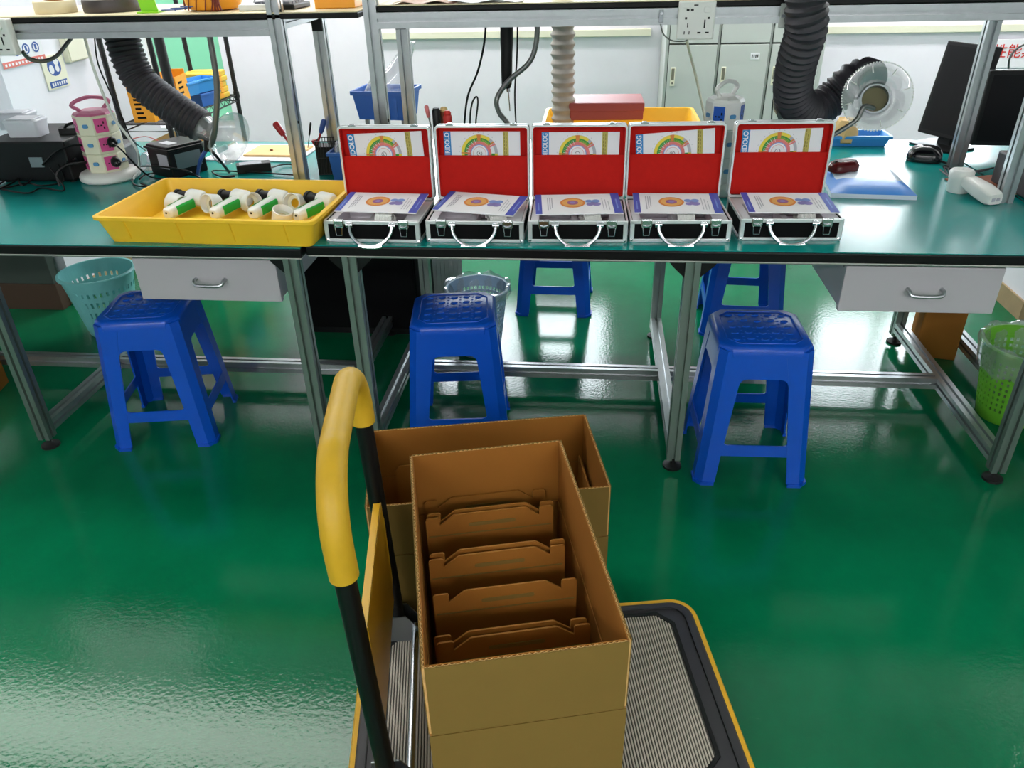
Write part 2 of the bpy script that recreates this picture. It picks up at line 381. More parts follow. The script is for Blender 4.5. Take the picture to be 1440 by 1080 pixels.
# ================================================================ WORKBENCHES
def bench(label, x0, x1, yf, legs, posts, beam, shelf, drawer=None, zoff=0):
    yb = yf+1.3
    e = thing('workbench', label, 'workbench', ((x0+x1)/2, yf+.65, 0), 0, 'aluminium frame workbenches in a row')
    W = dict(parent=e, world=True)
    g = G(); g.box(x0, x1, yf, yb, .7195, .7475); g.build('tabletop', A['blacktop'], bevel=.004, **W)
    g = G(); g.box(x0+.002, x1-.002, yf+.003, yb-.002, .7475, .75); g.build('bench_mat', A['greenmat'], label='green anti-static mat', **W)
    g = G(); g.box(x0+.004, x1-.004, yf+.006, yb-.006, .7155, .7195); g.build('underside_panel', A['pale'], **W)
    ly = yf+.017
    for lx in legs:
        for y, nm in ((ly, 'leg'), (yf+.95, 'leg')):
            c = (lx+.021, y+.021)
            g = G(); g.bar((*c, .036), (*c, .7155), .042, up=Vector((0, 1, 0))); lo = g.build(nm, A['aludark'], **W)
            g = G(); g.lathe([(.03, 0), (.03, .008), (.012, .014), (.008, .018), (.008, .037)], (*c, 0), n=14)
            g.build('foot', A['blackr'], lo, True, smooth=True)
        g = G(); g.bar((lx+.021, ly+.042, .076), (lx+.021, yf+.95, .076), .042, up=Vector((0, 0, 1))); g.build('cross_bar', A['alu'], **W)
        for s in (-1, 1):
            xx = lx+.021+s*.021
            if x0 < xx+s*.05 < x1:
                g = G(); g.prism([(xx, .7155), (xx+s*.05, .7155), (xx+s*.036, .695), (xx+s*.012, .672), (xx, .66)], ly+.008, ly+.034, 'y')
                g.build('corner_bracket', A['blackp'], **W)
    for a, b in zip(legs, legs[1:]):
        g = G(); g.bar((a+.042, yf+.515, .076), (b, yf+.515, .076), .042, up=Vector((0, 0, 1))); g.build('long_bar', A['alu'], **W)
        g = G(); g.box(a+.042, b, ly+.006, ly+.036, .706, .7155); g.build('front_rail', A['aludark'], **W)
    py = yf+.45
    for px_ in posts:
        g = G(); g.bar((px_+.02, py+.02, .75), (px_+.02, py+.02, 1.75), .04, up=Vector((0, 1, 0))); p = g.build('post', A['alu'], **W)
        for zz in (1.0, 1.32):
            b = G(); b.cyl((px_+.04, py+.012, zz), (px_+.043, py+.012, zz), .0045, n=8); b.build('bolt', A['blackp'], p, True)
        g = G(); g.bar((px_+.02, py+.405, .75), (px_+.02, py+.405, 1.27), .04, up=Vector((0, 1, 0))); g.build('post', A['alu'], **W)
        g = G(); g.bar((px_+.02, py+.04, 1.288), (px_+.02, py+.385, 1.288), .038, up=Vector((0, 0, 1))); g.build('cross_bar', A['alu'], **W)
        g = G(); g.box(px_+.002, px_+.038, py+.378, py+.386, 1.228, 1.268); g.build('corner_bracket', A['blackp'], **W)
    g = G(); g.bar((beam[0], py+.02, 1.288+zoff), (beam[1], py+.02, 1.288+zoff), .044, up=Vector((0, 0, 1))); g.build('shelf_beam', A['alu'], **W)
    g = G(); g.bar((beam[0], py+.405, 1.288+zoff), (beam[1], py+.405, 1.288+zoff), .044, up=Vector((0, 0, 1))); g.build('shelf_beam', A['alu'], **W)
    g = G(); g.box(shelf[0], shelf[1], py-.0, py+.44, 1.311+zoff, 1.327+zoff); g.build('shelf_board', A['blacktop'], bevel=.003, **W)
    g = G(); g.box(shelf[0]+.002, shelf[1]-.002, py+.002, py+.438, 1.327+zoff, 1.330+zoff); g.build('shelf_laminate', A['cream'], label='cream laminate shelf top', **W)
    if drawer:
        a, b, zb, zt, fy = drawer
        g = G(); g.box(a+.006, b-.006, fy+.018, fy+.42, zb+.004, zt-.018); g.build('drawer_housing', A['drawer'], bevel=.002, **W)
        for s in (a+.012, b-.018):
            r = G(); r.box(s, s+.006, fy+.03, fy+.42, zt-.018, .7155); r.build('drawer_rail', A['blackp'], **W)
        g = G(); g.box(a, b, fy, fy+.018, zb, zt); d = g.build('drawer', A['drawer'], bevel=.002, **W)
        c = (a+b)/2+.012; z = (zb+zt)/2-.008
        h = G(); h.tube([(c-.045, fy, z+.012), (c-.045, fy-.016, z+.01), (c-.034, fy-.024, z), (c+.034, fy-.024, z), (c+.045, fy-.016, z+.01), (c+.045, fy, z+.012)], .0055, 8, 4)
        h.build('handle', A['alu'], d, True, smooth=True)
    return e
bench('left aluminium workbench with green mat, drawer, shelf and yellow tray on it', -2.88, -.812, 1.99, (-2.85, -1.867, -.878), (-2.86, -.977), (-2.82, -.977), (-2.87, -.70), (-1.362, -.919, .559, .692, 2.045), zoff=-.013)
bench('middle aluminium workbench with green mat carrying the five open cases', -.808, 1.338, 2.015, (-.711, .266, 1.252), (-.69, 1.256), (-.65, 1.256), (-.648, 1.254), (.704, 1.12, .56, .695, 2.06))
bench('right aluminium workbench mostly out of frame with its front post at right edge', 1.344, 3.2, 2.015, (1.46, 2.4, 3.1), (3.1,), (1.35, 3.1), (1.352, 3.14))

# ================================================================ STOOLS
def make_stool(label, loc, rz):
    e = thing('plastic_stool', label, 'stool', loc, rz, 'blue plastic stools around the benches')
    hh = lambda z: .134 + (.170-.134)*(1-z/.45)
    t = .006
    m = A['stool']
    def ring(z, sx, sy, wd, c=.022):
        h = hh(z)
        o = [(h-wd, h), (h-c, h), (h, h-c), (h, h-wd)]
        i = [(h-t, h-wd), (h-t, h-c-.003), (h-c-.003, h-t), (h-wd, h-t)]
        return [Vector((x*sx, y*sy, z)) for x, y in o+i]
    for sx in (-1, 1):
        for sy in (-1, 1):
            g = G(); g.loft([ring(z, sx, sy, wd) for z, wd in ((.010, .060), (.10, .062), (.36, .072), (.43, .080), (.452, .080))])
            h = hh(0)+.004
            g.prism([(sx*(h-.062), sy*h), (sx*(h-.022), sy*h), (sx*h, sy*(h-.022)), (sx*h, sy*(h-.062)), (sx*(h-.012), sy*(h-.062)), (sx*(h-.012), sy*(h-.026)), (sx*(h-.026), sy*(h-.012)), (sx*(h-.062), sy*(h-.012))], 0, .011)
            g.build('leg', m, e)
    def side(k, z0, z1, nm, r):
        M = RZ(k*PI/2); g = G()
        def P(x, z, d): return M @ Vector((x, -(hh(z)-d), z))
        wd = lambda z: hh(z) - (.060 + (z-.01)/.44*.018) + .004
        g.loft([[P(-wd(z), z, .001), P(wd(z), z, .001), P(wd(z), z, t), P(-wd(z), z, t)] for z in (z0, z1)])
        for s in (-1, 1):                                   # rounded inner corners of the opening
            zz = z0 if nm == 'apron' else z1; dz = -1 if nm == 'apron' else 1
            x = wd(zz)
            pts = [(x, zz)] + [(x-r+r*math.sin(a), zz+dz*(r-r*math.cos(a))) for a in [PI/2*i/4 for i in range(5)]]
            g.loft([[P(s*px, pz, .001) for px, pz in pts], [P(s*px, pz, t) for px, pz in pts]])
        g.build(nm, m, e)
    for k in range(4):
        side(k, .365, .45, 'apron', .022); side(k, .105, .142, 'stretcher', .016)
    g = G()
    g.loft([[Vector((x, y, z)) for x, y in chrect(-s, s, -s, s, .040-i*.004)] for i, (s, z) in enumerate(((.1365, .435), (.1355, .452), (.131, .462), (.124, .467)))])
    g.build('seat', m, e, smooth=True)
    g = G()                                                  # raised rim and anti-slip studs of the seat
    q = chrect(-.108, .108, -.108, .108, .03); 
    g.tube([(x, y, .467) for x, y in q], .0022, 6, 1, closed=True)
    for i in range(5):
        for j in range(5):
            g.ball((-.08+.04*i, -.082+.041*j+(.005 if i % 2 else 0), .4665), .0135, .0085, .004, 8, M=RZ(.25))
    for i in range(4):
        for j in range(9):
            g.ball((-.06+.04*i, -.084+.021*j, .467), .004, .004, .002, 6)
    g.build('seat_studs', m, e, kind='stuff', smooth=True)
    return e
st = make_stool('blue plastic stool at left, seat partly under the left grey drawer', (-1.462, 2.205, 0), .17)
dup(st, (-.43, 2.225, 0), .13, 'blue plastic stool behind the rear cardboard carton, white basket beyond it')
dup(st, (.516, 2.135, 0), .02, 'blue plastic stool at right in front of the bench centre leg')
dup(st, (-.155, 3.33, 0), -.01, 'blue plastic stool behind the middle bench, left of the centre leg')
dup(st, (.66, 3.16, 0), -.06, 'blue plastic stool under the bench rear, directly behind the front right stool')

# ================================================================ CASES
def at_case(e, o): pass
TILT = [(-.756, 2.050, -.02), (-.463, 2.058, -.004), (-.174, 2.064, .022), (.110, 2.076, .040), (.412, 2.099, .030)]
CW, CD, CB, CLH = .278, .215, .062, .030
def make_case(label, loc, rz):
    e = thing('aluminium_case', label, 'case', loc, rz, 'open aluminium cases lined up on the bench')
    a = .0125                                                  # origin: front left bottom corner
    # lower shell: black panels inside an aluminium frame
    g = G(); t = .004
    g.box(.003, CW-.003, .003, CD-.003, .003, .007)
    g.box(.003, CW-.003, .003, .003+t, .004, CB-.002); g.box(.003, CW-.003, CD-.003-t, CD-.003, .004, CB-.002)
    g.box(.003, .003+t, .007, CD-.007, .004, CB-.002); g.box(CW-.003-t, CW-.003, .007, CD-.007, .004, CB-.002)
    g.build('shell', A['blackm'], e)
    g = G()
    def edges(x0, x1, y0, y1, z0, z1, top=True, bot=True):
        for y in (y0, y1):
            s = 1 if y == y0 else -1
            ya, yb = min(y, y+s*a), max(y, y+s*a)
            if bot: g.box(x0+.002, x1-.002, ya, yb, z0, z0+.009)
            if top: g.box(x0+.002, x1-.002, min(y, y+s*.006), max(y, y+s*.006), z1-.010, z1)
            for x in (x0, x1):
                q = 1 if x == x0 else -1
                g.box(min(x, x+q*a), max(x, x+q*a), min(y, y+s*.003), max(y, y+s*.003), z0+.004, z1-.004)
                g.box(min(x, x+q*.003), max(x, x+q*.003), ya, yb, z0+.004, z1-.004)
        for x in (x0, x1):
            s = 1 if x == x0 else -1
            xa, xb = min(x, x+s*a), max(x, x+s*a)
            if bot: g.box(xa, xb, y0+.003, y1-.003, z0, z0+.009)
            if top: g.box(min(x, x+s*.006), max(x, x+s*.006), y0+.003, y1-.003, z1-.010, z1)
    edges(0, CW, 0, CD, 0, CB)
    g.build('frame', A['framealu'], e, bevel=.0012)
    g = G()
    for x in (0, CW):
        for y in (0, CD):
            g.ball((x+(.0065 if x == 0 else -.0065), y+(.0065 if y == 0 else -.0065), .006), .0085, n=8)
            
    g.build('corner_cap', A['chrome'], e, smooth=True)
    # white foam tray with a cut-out
    g = G(); zf = CB-.004
    g.box(.008, CW-.008, .008, CD-.008, .008, .022)
    g.box(.008, .03, .008, CD-.008, .022, zf); g.box(CW-.05, CW-.008, .008, CD-.008, .022, zf)
    g.box(.03, CW-.05, .008, .014, .022, zf); g.box(.03, CW-.05, .15, CD-.008, .022, zf)
    g.box(.12, .138, .016, .15, .022, zf-.006)
    g.build('foam_insert', A['foam'], e)
    # latches and handle
    for x in (.045, CW-.045):
        g = G(); g.box(x-.0135, x+.0135, -.004, .002, CB-.020, CB+.001); g.box(x-.015, x+.015, -.0015, .001, CB-.017, CB+.0035)
        l = g.build('latch', A['chrome'], e, bevel=.001)
        g = G(); g.tube([(x-.0105, -.0045, CB-.019), (x-.008, -.006, CB-.041), (x+.008, -.006, CB-.041), (x+.0105, -.0045, CB-.019)], .0013, 6, 1)
        g.tube([(x-.010, -.005, CB-.012), (x, -.007, CB-.015), (x+.010, -.005, CB-.012)], .002, 6, 3)
        g.build('latch_loop', A['chrome'], l, smooth=True)
    g = G(); xc = CW/2
    pts = []
    for i in range(13):
        an = PI*i/12; pts.append((xc-.062*math.cos(an), -.006-.022*math.sin(an), CB-.012-.058*math.sin(an)*.92))
    g.tube(pts, .0048, 8, 2)
    g.tube([(xc-.034, -.0275, CB-.0625), (xc-.016, -.029, CB-.066), (xc+.016, -.029, CB-.066), (xc+.034, -.0275, CB-.0625)], .0062, 8, 3)
    hd = g.build('handle', A['chrome'], e, smooth=True)
    g = G()
    for s in (-1, 1):
        g.box(xc+s*.062-.009, xc+s*.062+.009, -.005, .002, CB-.018, CB-.002)
        g.cyl((xc+s*.062-.010, -.005, CB-.010), (xc+s*.062+.010, -.005, CB-.010), .0055, n=10)
    g.build('handle_mount', A['chrome'], hd, bevel=.001)
    # lid, opened upright on the rear hinge: local x, height v above hinge, depth d behind the rim plane
    L0, z0 = CD, CB-.002
    def B(g_, x0, x1, v0, v1, d0, d1): g_.box(x0, x1, L0+d0, L0+d1, z0+v0, z0+v1)
    g = G(); B(g, .003, CW-.003, .003, CD-.003, CLH-.004, CLH); B(g, .002, .006, .003, CD-.003, .003, CLH); B(g, CW-.006, CW-.002, .003, CD-.003, .003, CLH)
    B(g, .006, CW-.006, .002, .006, .003, CLH); B(g, .006, CW-.006, CD-.006, CD-.002, .003, CLH)
    g.build('lid_shell', A['blackm'], e)
    g = G(); r = rrect(0, CW, z0, z0+CD, .010, 3); ri = rrect(.0055, CW-.0055, z0+.0055, z0+CD-.0055, .007, 3)
    for d0, d1 in ((L0, L0+.011), (L0+CLH-.011, L0+CLH+.001)):
        n = len(r)
        g.loft([[Vector((x, d0, z)) for x, z in r], [Vector((x, d1, z)) for x, z in r], [Vector((x, d1, z)) for x, z in ri], [Vector((x, d0, z)) for x, z in ri]], closed=True)
    g.build('lid_frame', A['framealu'], e, smooth=True)
    g = G(); B(g, .006, CW-.006, .006, CD-.006, CLH-.008, CLH-.0045)
    for s in ((.0056, .0085), (CW-.0085, CW-.0056)): B(g, s[0], s[1], .006, CD-.006, .002, CLH-.006)
    B(g, .006, CW-.006, CD-.0085, CD-.0056, .002, CLH-.006)
    g.build('lid_lining', A['red'], e)
    g = G(); B(g, .0085, CW-.0085, .006, .128, .0085, .011); g.build('lid_pocket', A['red'], e)
    for x in (.045, CW-.045):
        g = G(); B(g, x-.011, x+.011, CD-.002, CD+.004, .001, .010); B(g, x-.006, x+.006, CD+.002, CD+.006, .002, .013)
        g.build('lid_catch', A['chrome'], e, bevel=.0008)
    g = G()
    for x in (.06, CW-.06): g.cyl((x-.016, L0+.002, z0+.001), (x+.016, L0+.002, z0+.001), .003, n=8)
    g.box(CW-.0045, CW-.0015, L0-.012, L0+.006, z0-.012, z0+.006); g.build('hinge', A['steel'], e)
    return e
CASELAB = ['aluminium case with red lining, first from the left, beside the yellow tray', 'aluminium case with red lining, second from the left',
           'aluminium case with red lining, third and middle one of the row', 'aluminium case with red lining, fourth from the left',
           'aluminium case with red lining, last at the right end of the row']
cases = []
for i, (x, y, a) in enumerate(TILT):
    c = make_case(CASELAB[i], (x, y, .7502), a) if i == 0 else dup(cases[0], (x, y, .7502), a, CASELAB[i])
    cases.append(c)
def cloc(i): x, y, a = TILT[i]; return T(x, y, .7502) @ RZ(a)

# folded iris charts in the lid pockets: flat print as thin geometry on a sheet
ORD = ['first', 'second', 'third', 'fourth', 'fifth']
def chart(i, x0, top, rot, txt, shift):
    M = cloc(i) @ T(x0, CD+.0165, CB-.002+top) @ RY(-rot)       # origin: top left corner of the sheet, drawn in x / -z, facing -y
    e = thing('iris_chart', 'folded iris chart in the lid pocket of the %s case from the left' % ORD[i], 'chart', M.translation, M.to_euler().z, 'iris charts in the case lids')
    Wd, Hh = .226, .15
    E = wm(e).inverted() @ M
    def xz(x, z, d=0.): return E @ Vector((x, -d, -z))
    g = G(); n = 8; fr = []; bk = []
    g.loft([[xz(Wd*k/n, 0, 0), xz(Wd*k/n, Hh, 0), xz(Wd*k/n, Hh, .0022), xz(Wd*k/n, 0, .0022)] for k in range(n+1)])
    g.build('sheet', A['paper'], e)
    D = .0026
    def poly(g_, pts, mi, d=D): g_.face([xz(x, z, d) for x, z in pts], mi)
    g = G(); poly(g, [(0, 0), (.021, 0), (.021, Hh), (0, Hh)], 0)
    ts = g.build('title_strip', A['bluep'], e)
    g = G(); poly(g, [(.176, 0), (.192, 0), (.192, Hh), (.176, Hh)], 0)
    for k in range(14):
        z = .003+.0105*k; poly(g, [(.179, z), (.181, z), (.181, z+.008), (.179, z+.008)], 1, D+.0003); poly(g, [(.185, z+.002), (.1865, z+.002), (.1865, z+.009), (.185, z+.009)], 1, D+.0003)
    g.build('text_column', [A['polive'], A['sockettxt']], e)
    g = G(); cx, cz = .105, .063; RS = .83
    mats = [A['pyel'], A['pgrn'], A['pred'], A['pblue2'], A['paper'], A['porg'], A['pdk'], A['pgrey'], A['pviolet']]
    def ring(r0, r1, a0, a1, mi, d=D, n=24):
        r0 *= RS; r1 *= RS
        for k in range(n):
            p, q = math.radians(a0+(a1-a0)*k/n), math.radians(a0+(a1-a0)*(k+1)/n)
            poly(g, [(cx+r0*math.cos(p), cz-r0*math.sin(p)), (cx+r1*math.cos(p), cz-r1*math.sin(p)), (cx+r1*math.cos(q), cz-r1*math.sin(q)), (cx+r0*math.cos(q), cz-r0*math.sin(q))], mi, d)
    ring(.055, .066, 0, 360, 7, D, 40); ring(.0545, .0655, 52, 360, 0, D+.0002, 40); ring(.043, .055, 40, 360, 1, D+.0002, 40); ring(.032, .043, 0, 360, 2, D+.0002, 36)
    ring(.029, .032, 0, 360, 3, D+.0002, 30); ring(.0, .029, 0, 360, 4, D+.0001, 30); ring(.022, .0232, 0, 360, 2, D+.0003, 30); ring(.008, .0095, 0, 360, 6, D+.0003, 20)
    ring(.044, .066, 84, 97, 5, D+.0004, 4); ring(.032, .066, 28, 34, 2, D+.0004, 3); ring(.04, .066, 36, 41, 5, D+.0004, 3); ring(.03, .066, 176, 180, 5, D+.0004, 3)
    for k in range(20): ring(.036, .050, 100+k*8, 101.6+k*8, 4 if k % 2 else 2, D+.0005, 1)
    for k in range(9): ring(.040, .050, 44+k*4.5, 45+k*4.5, 0, D+.0005, 1)
    for k in range(12): ring(.072, .0735, 20+k*14, 23+k*14, 7, D, 1)
    g.build('iris_wheel', mats, e)
    text('lettering', 'R' if i % 2 else 'L', .011, A['pdk'], e, E @ T(cx, -D-.0008, -cz) @ RX(PI/2), world=False)
    text('lettering', txt, .0200, A['paper'], ts, E @ T(.0105, -D-.0004, -shift) @ RX(PI/2) @ RZ(PI/2), align='LEFT', world=False, bold=.0004, fit=shift-.003)
A['sockettxt'] = mat('olive_text', (120, 108, 40), .6)
CH = [(.024, .190, .045, 'IRIDOLO', .082), (.024, .196, .0, 'IRIDOLO', .067), (.030, .192, .0, 'IRIDOLOG', .074), (.022, .182, .075, 'IRIDOLOG', .078), (.024, .190, .02, 'IRIDOLO', .074)]
for i, c in enumerate(CH): chart(i, *c)

# brochures resting on the open cases
def brochure(i, c0, c1, b0, b1, label):
    p0 = PZ(*c0, .829); p1 = PZ(*c1, .829); q0 = PZ(*b0, .842); q1 = PZ(*b1, .842)
    ctr = (p0+p1+q0+q1)/4; ax = ((p1-p0).normalized()+(q1-q0).normalized()); an = math.atan2(ax.y, ax.x)
    side = ((q0-p0)+(q1-p1))/2; 
    an2 = math.atan2(side.y, side.x)-PI/2; an = an*.5+an2*.5
    e = thing('brochure', label, 'brochure', (ctr.x, ctr.y, .829), an, 'brochures lying on the open cases')
    Wd, Dp = .243, .148
    M = RX(.075)
    g = G(); g.box(-Wd/2, Wd/2, -Dp/2, Dp/2, 0, .0035, M); g.build('pages', A['paper'], e, bevel=.0008)
    def q(g_, x0, x1, y0, y1, mi, z=.0040): g_.face([M @ Vector(p) for p in ((x0, y0, z), (x1, y0, z), (x1, y1, z), (x0, y1, z))], mi)
    for xa, xb, ta, tb, ya, yb in ((-Wd/2, -Wd/2+.018, -Wd/2+.007, -Wd/2+.0105, -.05, .01), (Wd/2-.024, Wd/2, Wd/2-.0135, Wd/2-.0095, -.04, .03)):
        g = G(); q(g, xa, xb, -Dp/2, Dp/2, 0); cs = g.build('cover_strip', A['navy'], e)
        g = G(); q(g, ta, tb, ya, yb, 0, .0042); g.build('strip_lettering', A['pblue2'], cs)
    g = G()
    def disc(cx, cy, rx, ry, mi, z, n=20): g.face([M @ Vector((cx+rx*math.cos(2*PI*k/n), cy+ry*math.sin(2*PI*k/n), z)) for k in range(n)], mi)
    disc(-.015, .006, .036, .036, 0, .0041); disc(-.015, .006, .030, .030, 1, .0043); disc(-.015, .006, .016, .016, 3, .0045); disc(-.015, .006, .008, .008, 2, .0047)
    for dx, dy, r in ((.026, .016, .011), (.046, .016, .012), (.028, -.008, .011), (.046, -.007, .013), (.036, .004, .006)): disc(dx+.006, dy, r, r*1.05, 2 if dy < .01 else 4, .0043, 10)
    g.build('cover_picture', [A['porg'], mat('amber_print', (226, 168, 96), .5), A['pviolet'], mat('plum_print', (150, 96, 140), .5), A['pblue2']], e)
    g = G()
    for k in range(3): q(g, -Wd/2+.034+.006*k, -Wd/2+.037+.006*k, -.05+.01*k, .048, 0)
    for k in range(3): q(g, Wd/2-.052+.008*k, Wd/2-.050+.008*k, -.05, .04-.012*k, 0)
    g.build('small_print', A['pgrey'], e, kind='stuff')
BR = [((467, 298), (574, 297), (500, 271), (607, 267)), ((605, 293), (722, 300), (635, 270), (742, 274)), ((753, 300), (879, 299), (752, 272), (868, 270)),
      ((890, 295), (1024, 299), (880, 270), (1016, 272)), ((1050, 297), (1186, 297), (1038, 268), (1164, 271))]
for i, b in enumerate(BR): brochure(i, *b, 'white and blue brochure lying on the %s open case from the left' % ORD[i])
# ribbed white cable bundles seen under the brochures
for i, (px_, an) in enumerate([(545, .2), (700, 1.2), (830, 1.0), (962, 0.), (1130, 0.)]):
    p = PZ(px_, 305, .80); c = cloc(i).inverted() @ p
    e = thing('cable_bundle', 'white ribbed cable coil in the foam of the %s case from the left' % ORD[i], 'cable', cloc(i) @ Vector((c.x, .052, .0225)), TILT[i][2]+an*.3, 'cable coils in the cases')
    g = G(); pts = []
    for k in range(11*8+1):
        a = 2*PI*k/8; pts.append((-.024+.048*k/88, .030*math.cos(a), .0265+.0235*math.sin(a)))
    g.tube(pts, .0026, 6, 1); g.build('coil', A['white'], e, smooth=True)

# ================================================================ YELLOW TRAYS
def make_tray(label, loc, rz, Wd, Dp, hh, name='parts_tray', m='yellow', ribs=4, group=None):
    e = thing(name, label, 'tray', loc, rz, group)
    i = .028; t = .004; W2, D2 = Wd/2, Dp/2
    rings = [(rrect(-W2+i, W2-i, -D2+i, D2-i, .015, 3), 0), (rrect(-W2+.008, W2-.008, -D2+.008, D2-.008, .02, 3), hh-.012), (rrect(-W2+.007, W2-.007, -D2+.007, D2-.007, .02, 3), hh-.012),
             (rrect(-W2, W2, -D2, D2, .022, 3), hh-.010), (rrect(-W2, W2, -D2, D2, .022, 3), hh-.001), (rrect(-W2+.003, W2-.003, -D2+.003, D2-.003, .02, 3), hh),
             (rrect(-W2+.012, W2-.012, -D2+.012, D2-.012, .018, 3), hh), (rrect(-W2+i+t, W2-i-t, -D2+i+t, D2-i-t, .012, 3), .004)]
    g = G(); g.loft([[Vector((x, y, z)) for x, y in r] for r, z in rings]); g.build('body', A[m], e, smooth=True)
    mod = (i-.008)/(hh-.012)
    for k in range(ribs):
        x = -W2+.095+(Wd-.19)*k/max(1, ribs-1)
        for s in (-1, 1):
            f = lambda z, d: s*(D2-i+mod*z+d)
            g = G(); g.loft([[Vector((x-.005, f(z, -.002), z)), Vector((x+.005, f(z, -.002), z)), Vector((x+.003, f(z, .005), z)), Vector((x-.003, f(z, .005), z))] for z in (.012, hh-.012)])
            g.build('side_rib', A[m], e)
    return e
TR = make_tray('long yellow parts tray holding white handheld scopes, on the left bench', (-1.083, 2.195, .7502), -.035, .668, .415, .082)
make_tray('upper yellow tray of the stack behind the third and fourth cases', (.10, 3.02, .8232), .0, .58, .40, .075, group='stacked trays behind the cases')
make_tray('lower yellow tray of the stack behind the third and fourth cases', (.10, 3.02, .7502), .0, .58, .40, .075, group='stacked trays behind the cases')
e = thing('flat_box', 'dark red flat box lying on top of the yellow tray stack', 'box', (.045, 3.06, .8985), .02)
g = G(); g.box(-.135, .135, -.09, .09, 0, .034); g.build('body', A['maroon'], e, bevel=.004)
g = G(); g.box(-.138, .138, -.093, .093, .030, .062); g.build('lid', A['maroon'], e, bevel=.004)

# white handheld scopes and ring caps in the tray
def make_scope(label, loc, rz):
    e = thing('handheld_scope', label, 'scope', loc, rz, 'white scopes in the yellow tray')
    g = G()                                               # handle slopes down from the head towards the viewer
    R = lambda y, z, w_, h_: [Vector((x, y, z+zz)) for x, zz in rrect(-w_, w_, -h_, h_, min(w_, h_)*.75, 4)]
    g.loft([R(-.132, -.004, .013, .011), R(-.126, -.003, .019, .016), R(-.09, 0, .021, .019), R(-.04, .004, .020, .019), R(-.004, .008, .017, .017)])
    g.build('handle', A['white'], e, smooth=True)
    g = G(); g.lathe([(.004, .036), (.020, .033), (.026, .024), (.027, -.018), (.025, -.024)], (0, 0, .010), (1, 0, 0), 20); g.build('head', A['white'], e, smooth=True)
    g = G(); g.lathe([(.018, 0), (.018, .045), (.021, .046), (.021, .056), (.015, .057), (.014, .050)], (-.022, 0, .010), (-1, 0, 0), 18); g.build('lens_barrel', A['blackp'], e, smooth=True)
    g = G()
    f = lambda y, z: [Vector((.0185, y, z-.013)), Vector((.0222, y, z-.012)), Vector((.0222, y, z+.010)), Vector((.0165, y, z+.0155))]
    g.loft([f(-.105, 0), f(-.03, .004)]); g.build('window_panel', A['green'], e, bevel=.002)
    g = G()
    f = lambda y, z: [Vector((-.015, y, z+.0165)), Vector((-.006, y, z+.0205)), Vector((-.006, y, z+.0185)), Vector((-.015, y, z+.0145))]
    g.loft([f(-.11, -.001), f(-.03, .004)]); g.build('grip_strip', A['green'], e)
    g = G(); g.cyl((0, -.1335, 0), (0, -.13, 0), .0035, n=8); g.build('cable_socket', A['blackp'], e)
    return e
SC = [(275, 275), (338, 275), (391, 275), (458, 279)]
sc0 = None
for k, (x, y) in enumerate(SC):
    p = PZ(x, y, .802); lab = 'white handheld scope with green panel in yellow tray, %s from the left' % ORD[k]
    loc = (p.x, p.y, .7845); an = (-.30, -.30, -.32, -.45)[k]
    sc0 = make_scope(lab, loc, an) if k == 0 else dup(sc0, loc, an, lab)
def make_cap(label, loc, M):
    e = thing('ring_cap', label, 'cap', loc, 0, 'white ring caps in the yellow tray')
    g = G(); g.lathe([(.0285, -.022), (.0305, -.020), (.0305, .018), (.0275, .020), (.0265, .018), (.0265, -.021)], (0, 0, 0), M, 22, closed=True); g.build('ring', A['white'], e, smooth=True)
    g = G(); g.lathe([(.026, -.006), (.026, -.002), (.014, -.002), (.014, -.006)], (0, 0, 0), M, 18, closed=True); g.build('inner_ring', A['ivory'], e)
for k, (x, y, d) in enumerate([(246, 285, (-.55, .1, .15)), (297, 286, (-.35, -.75, .25)), (353, 284, (.75, -.5, .2)), (414, 285, (-.15, -.8, .3)), (397, 302, (.3, -.2, .9))]):
    p = PZ(x, y, .787)
    make_cap('white open ring cap in yellow tray, %s of the five' % ('leftmost', 'second from left', 'middle', 'highest on the right', 'lowest, against the front wall')[k], (p.x, p.y, .786), d)

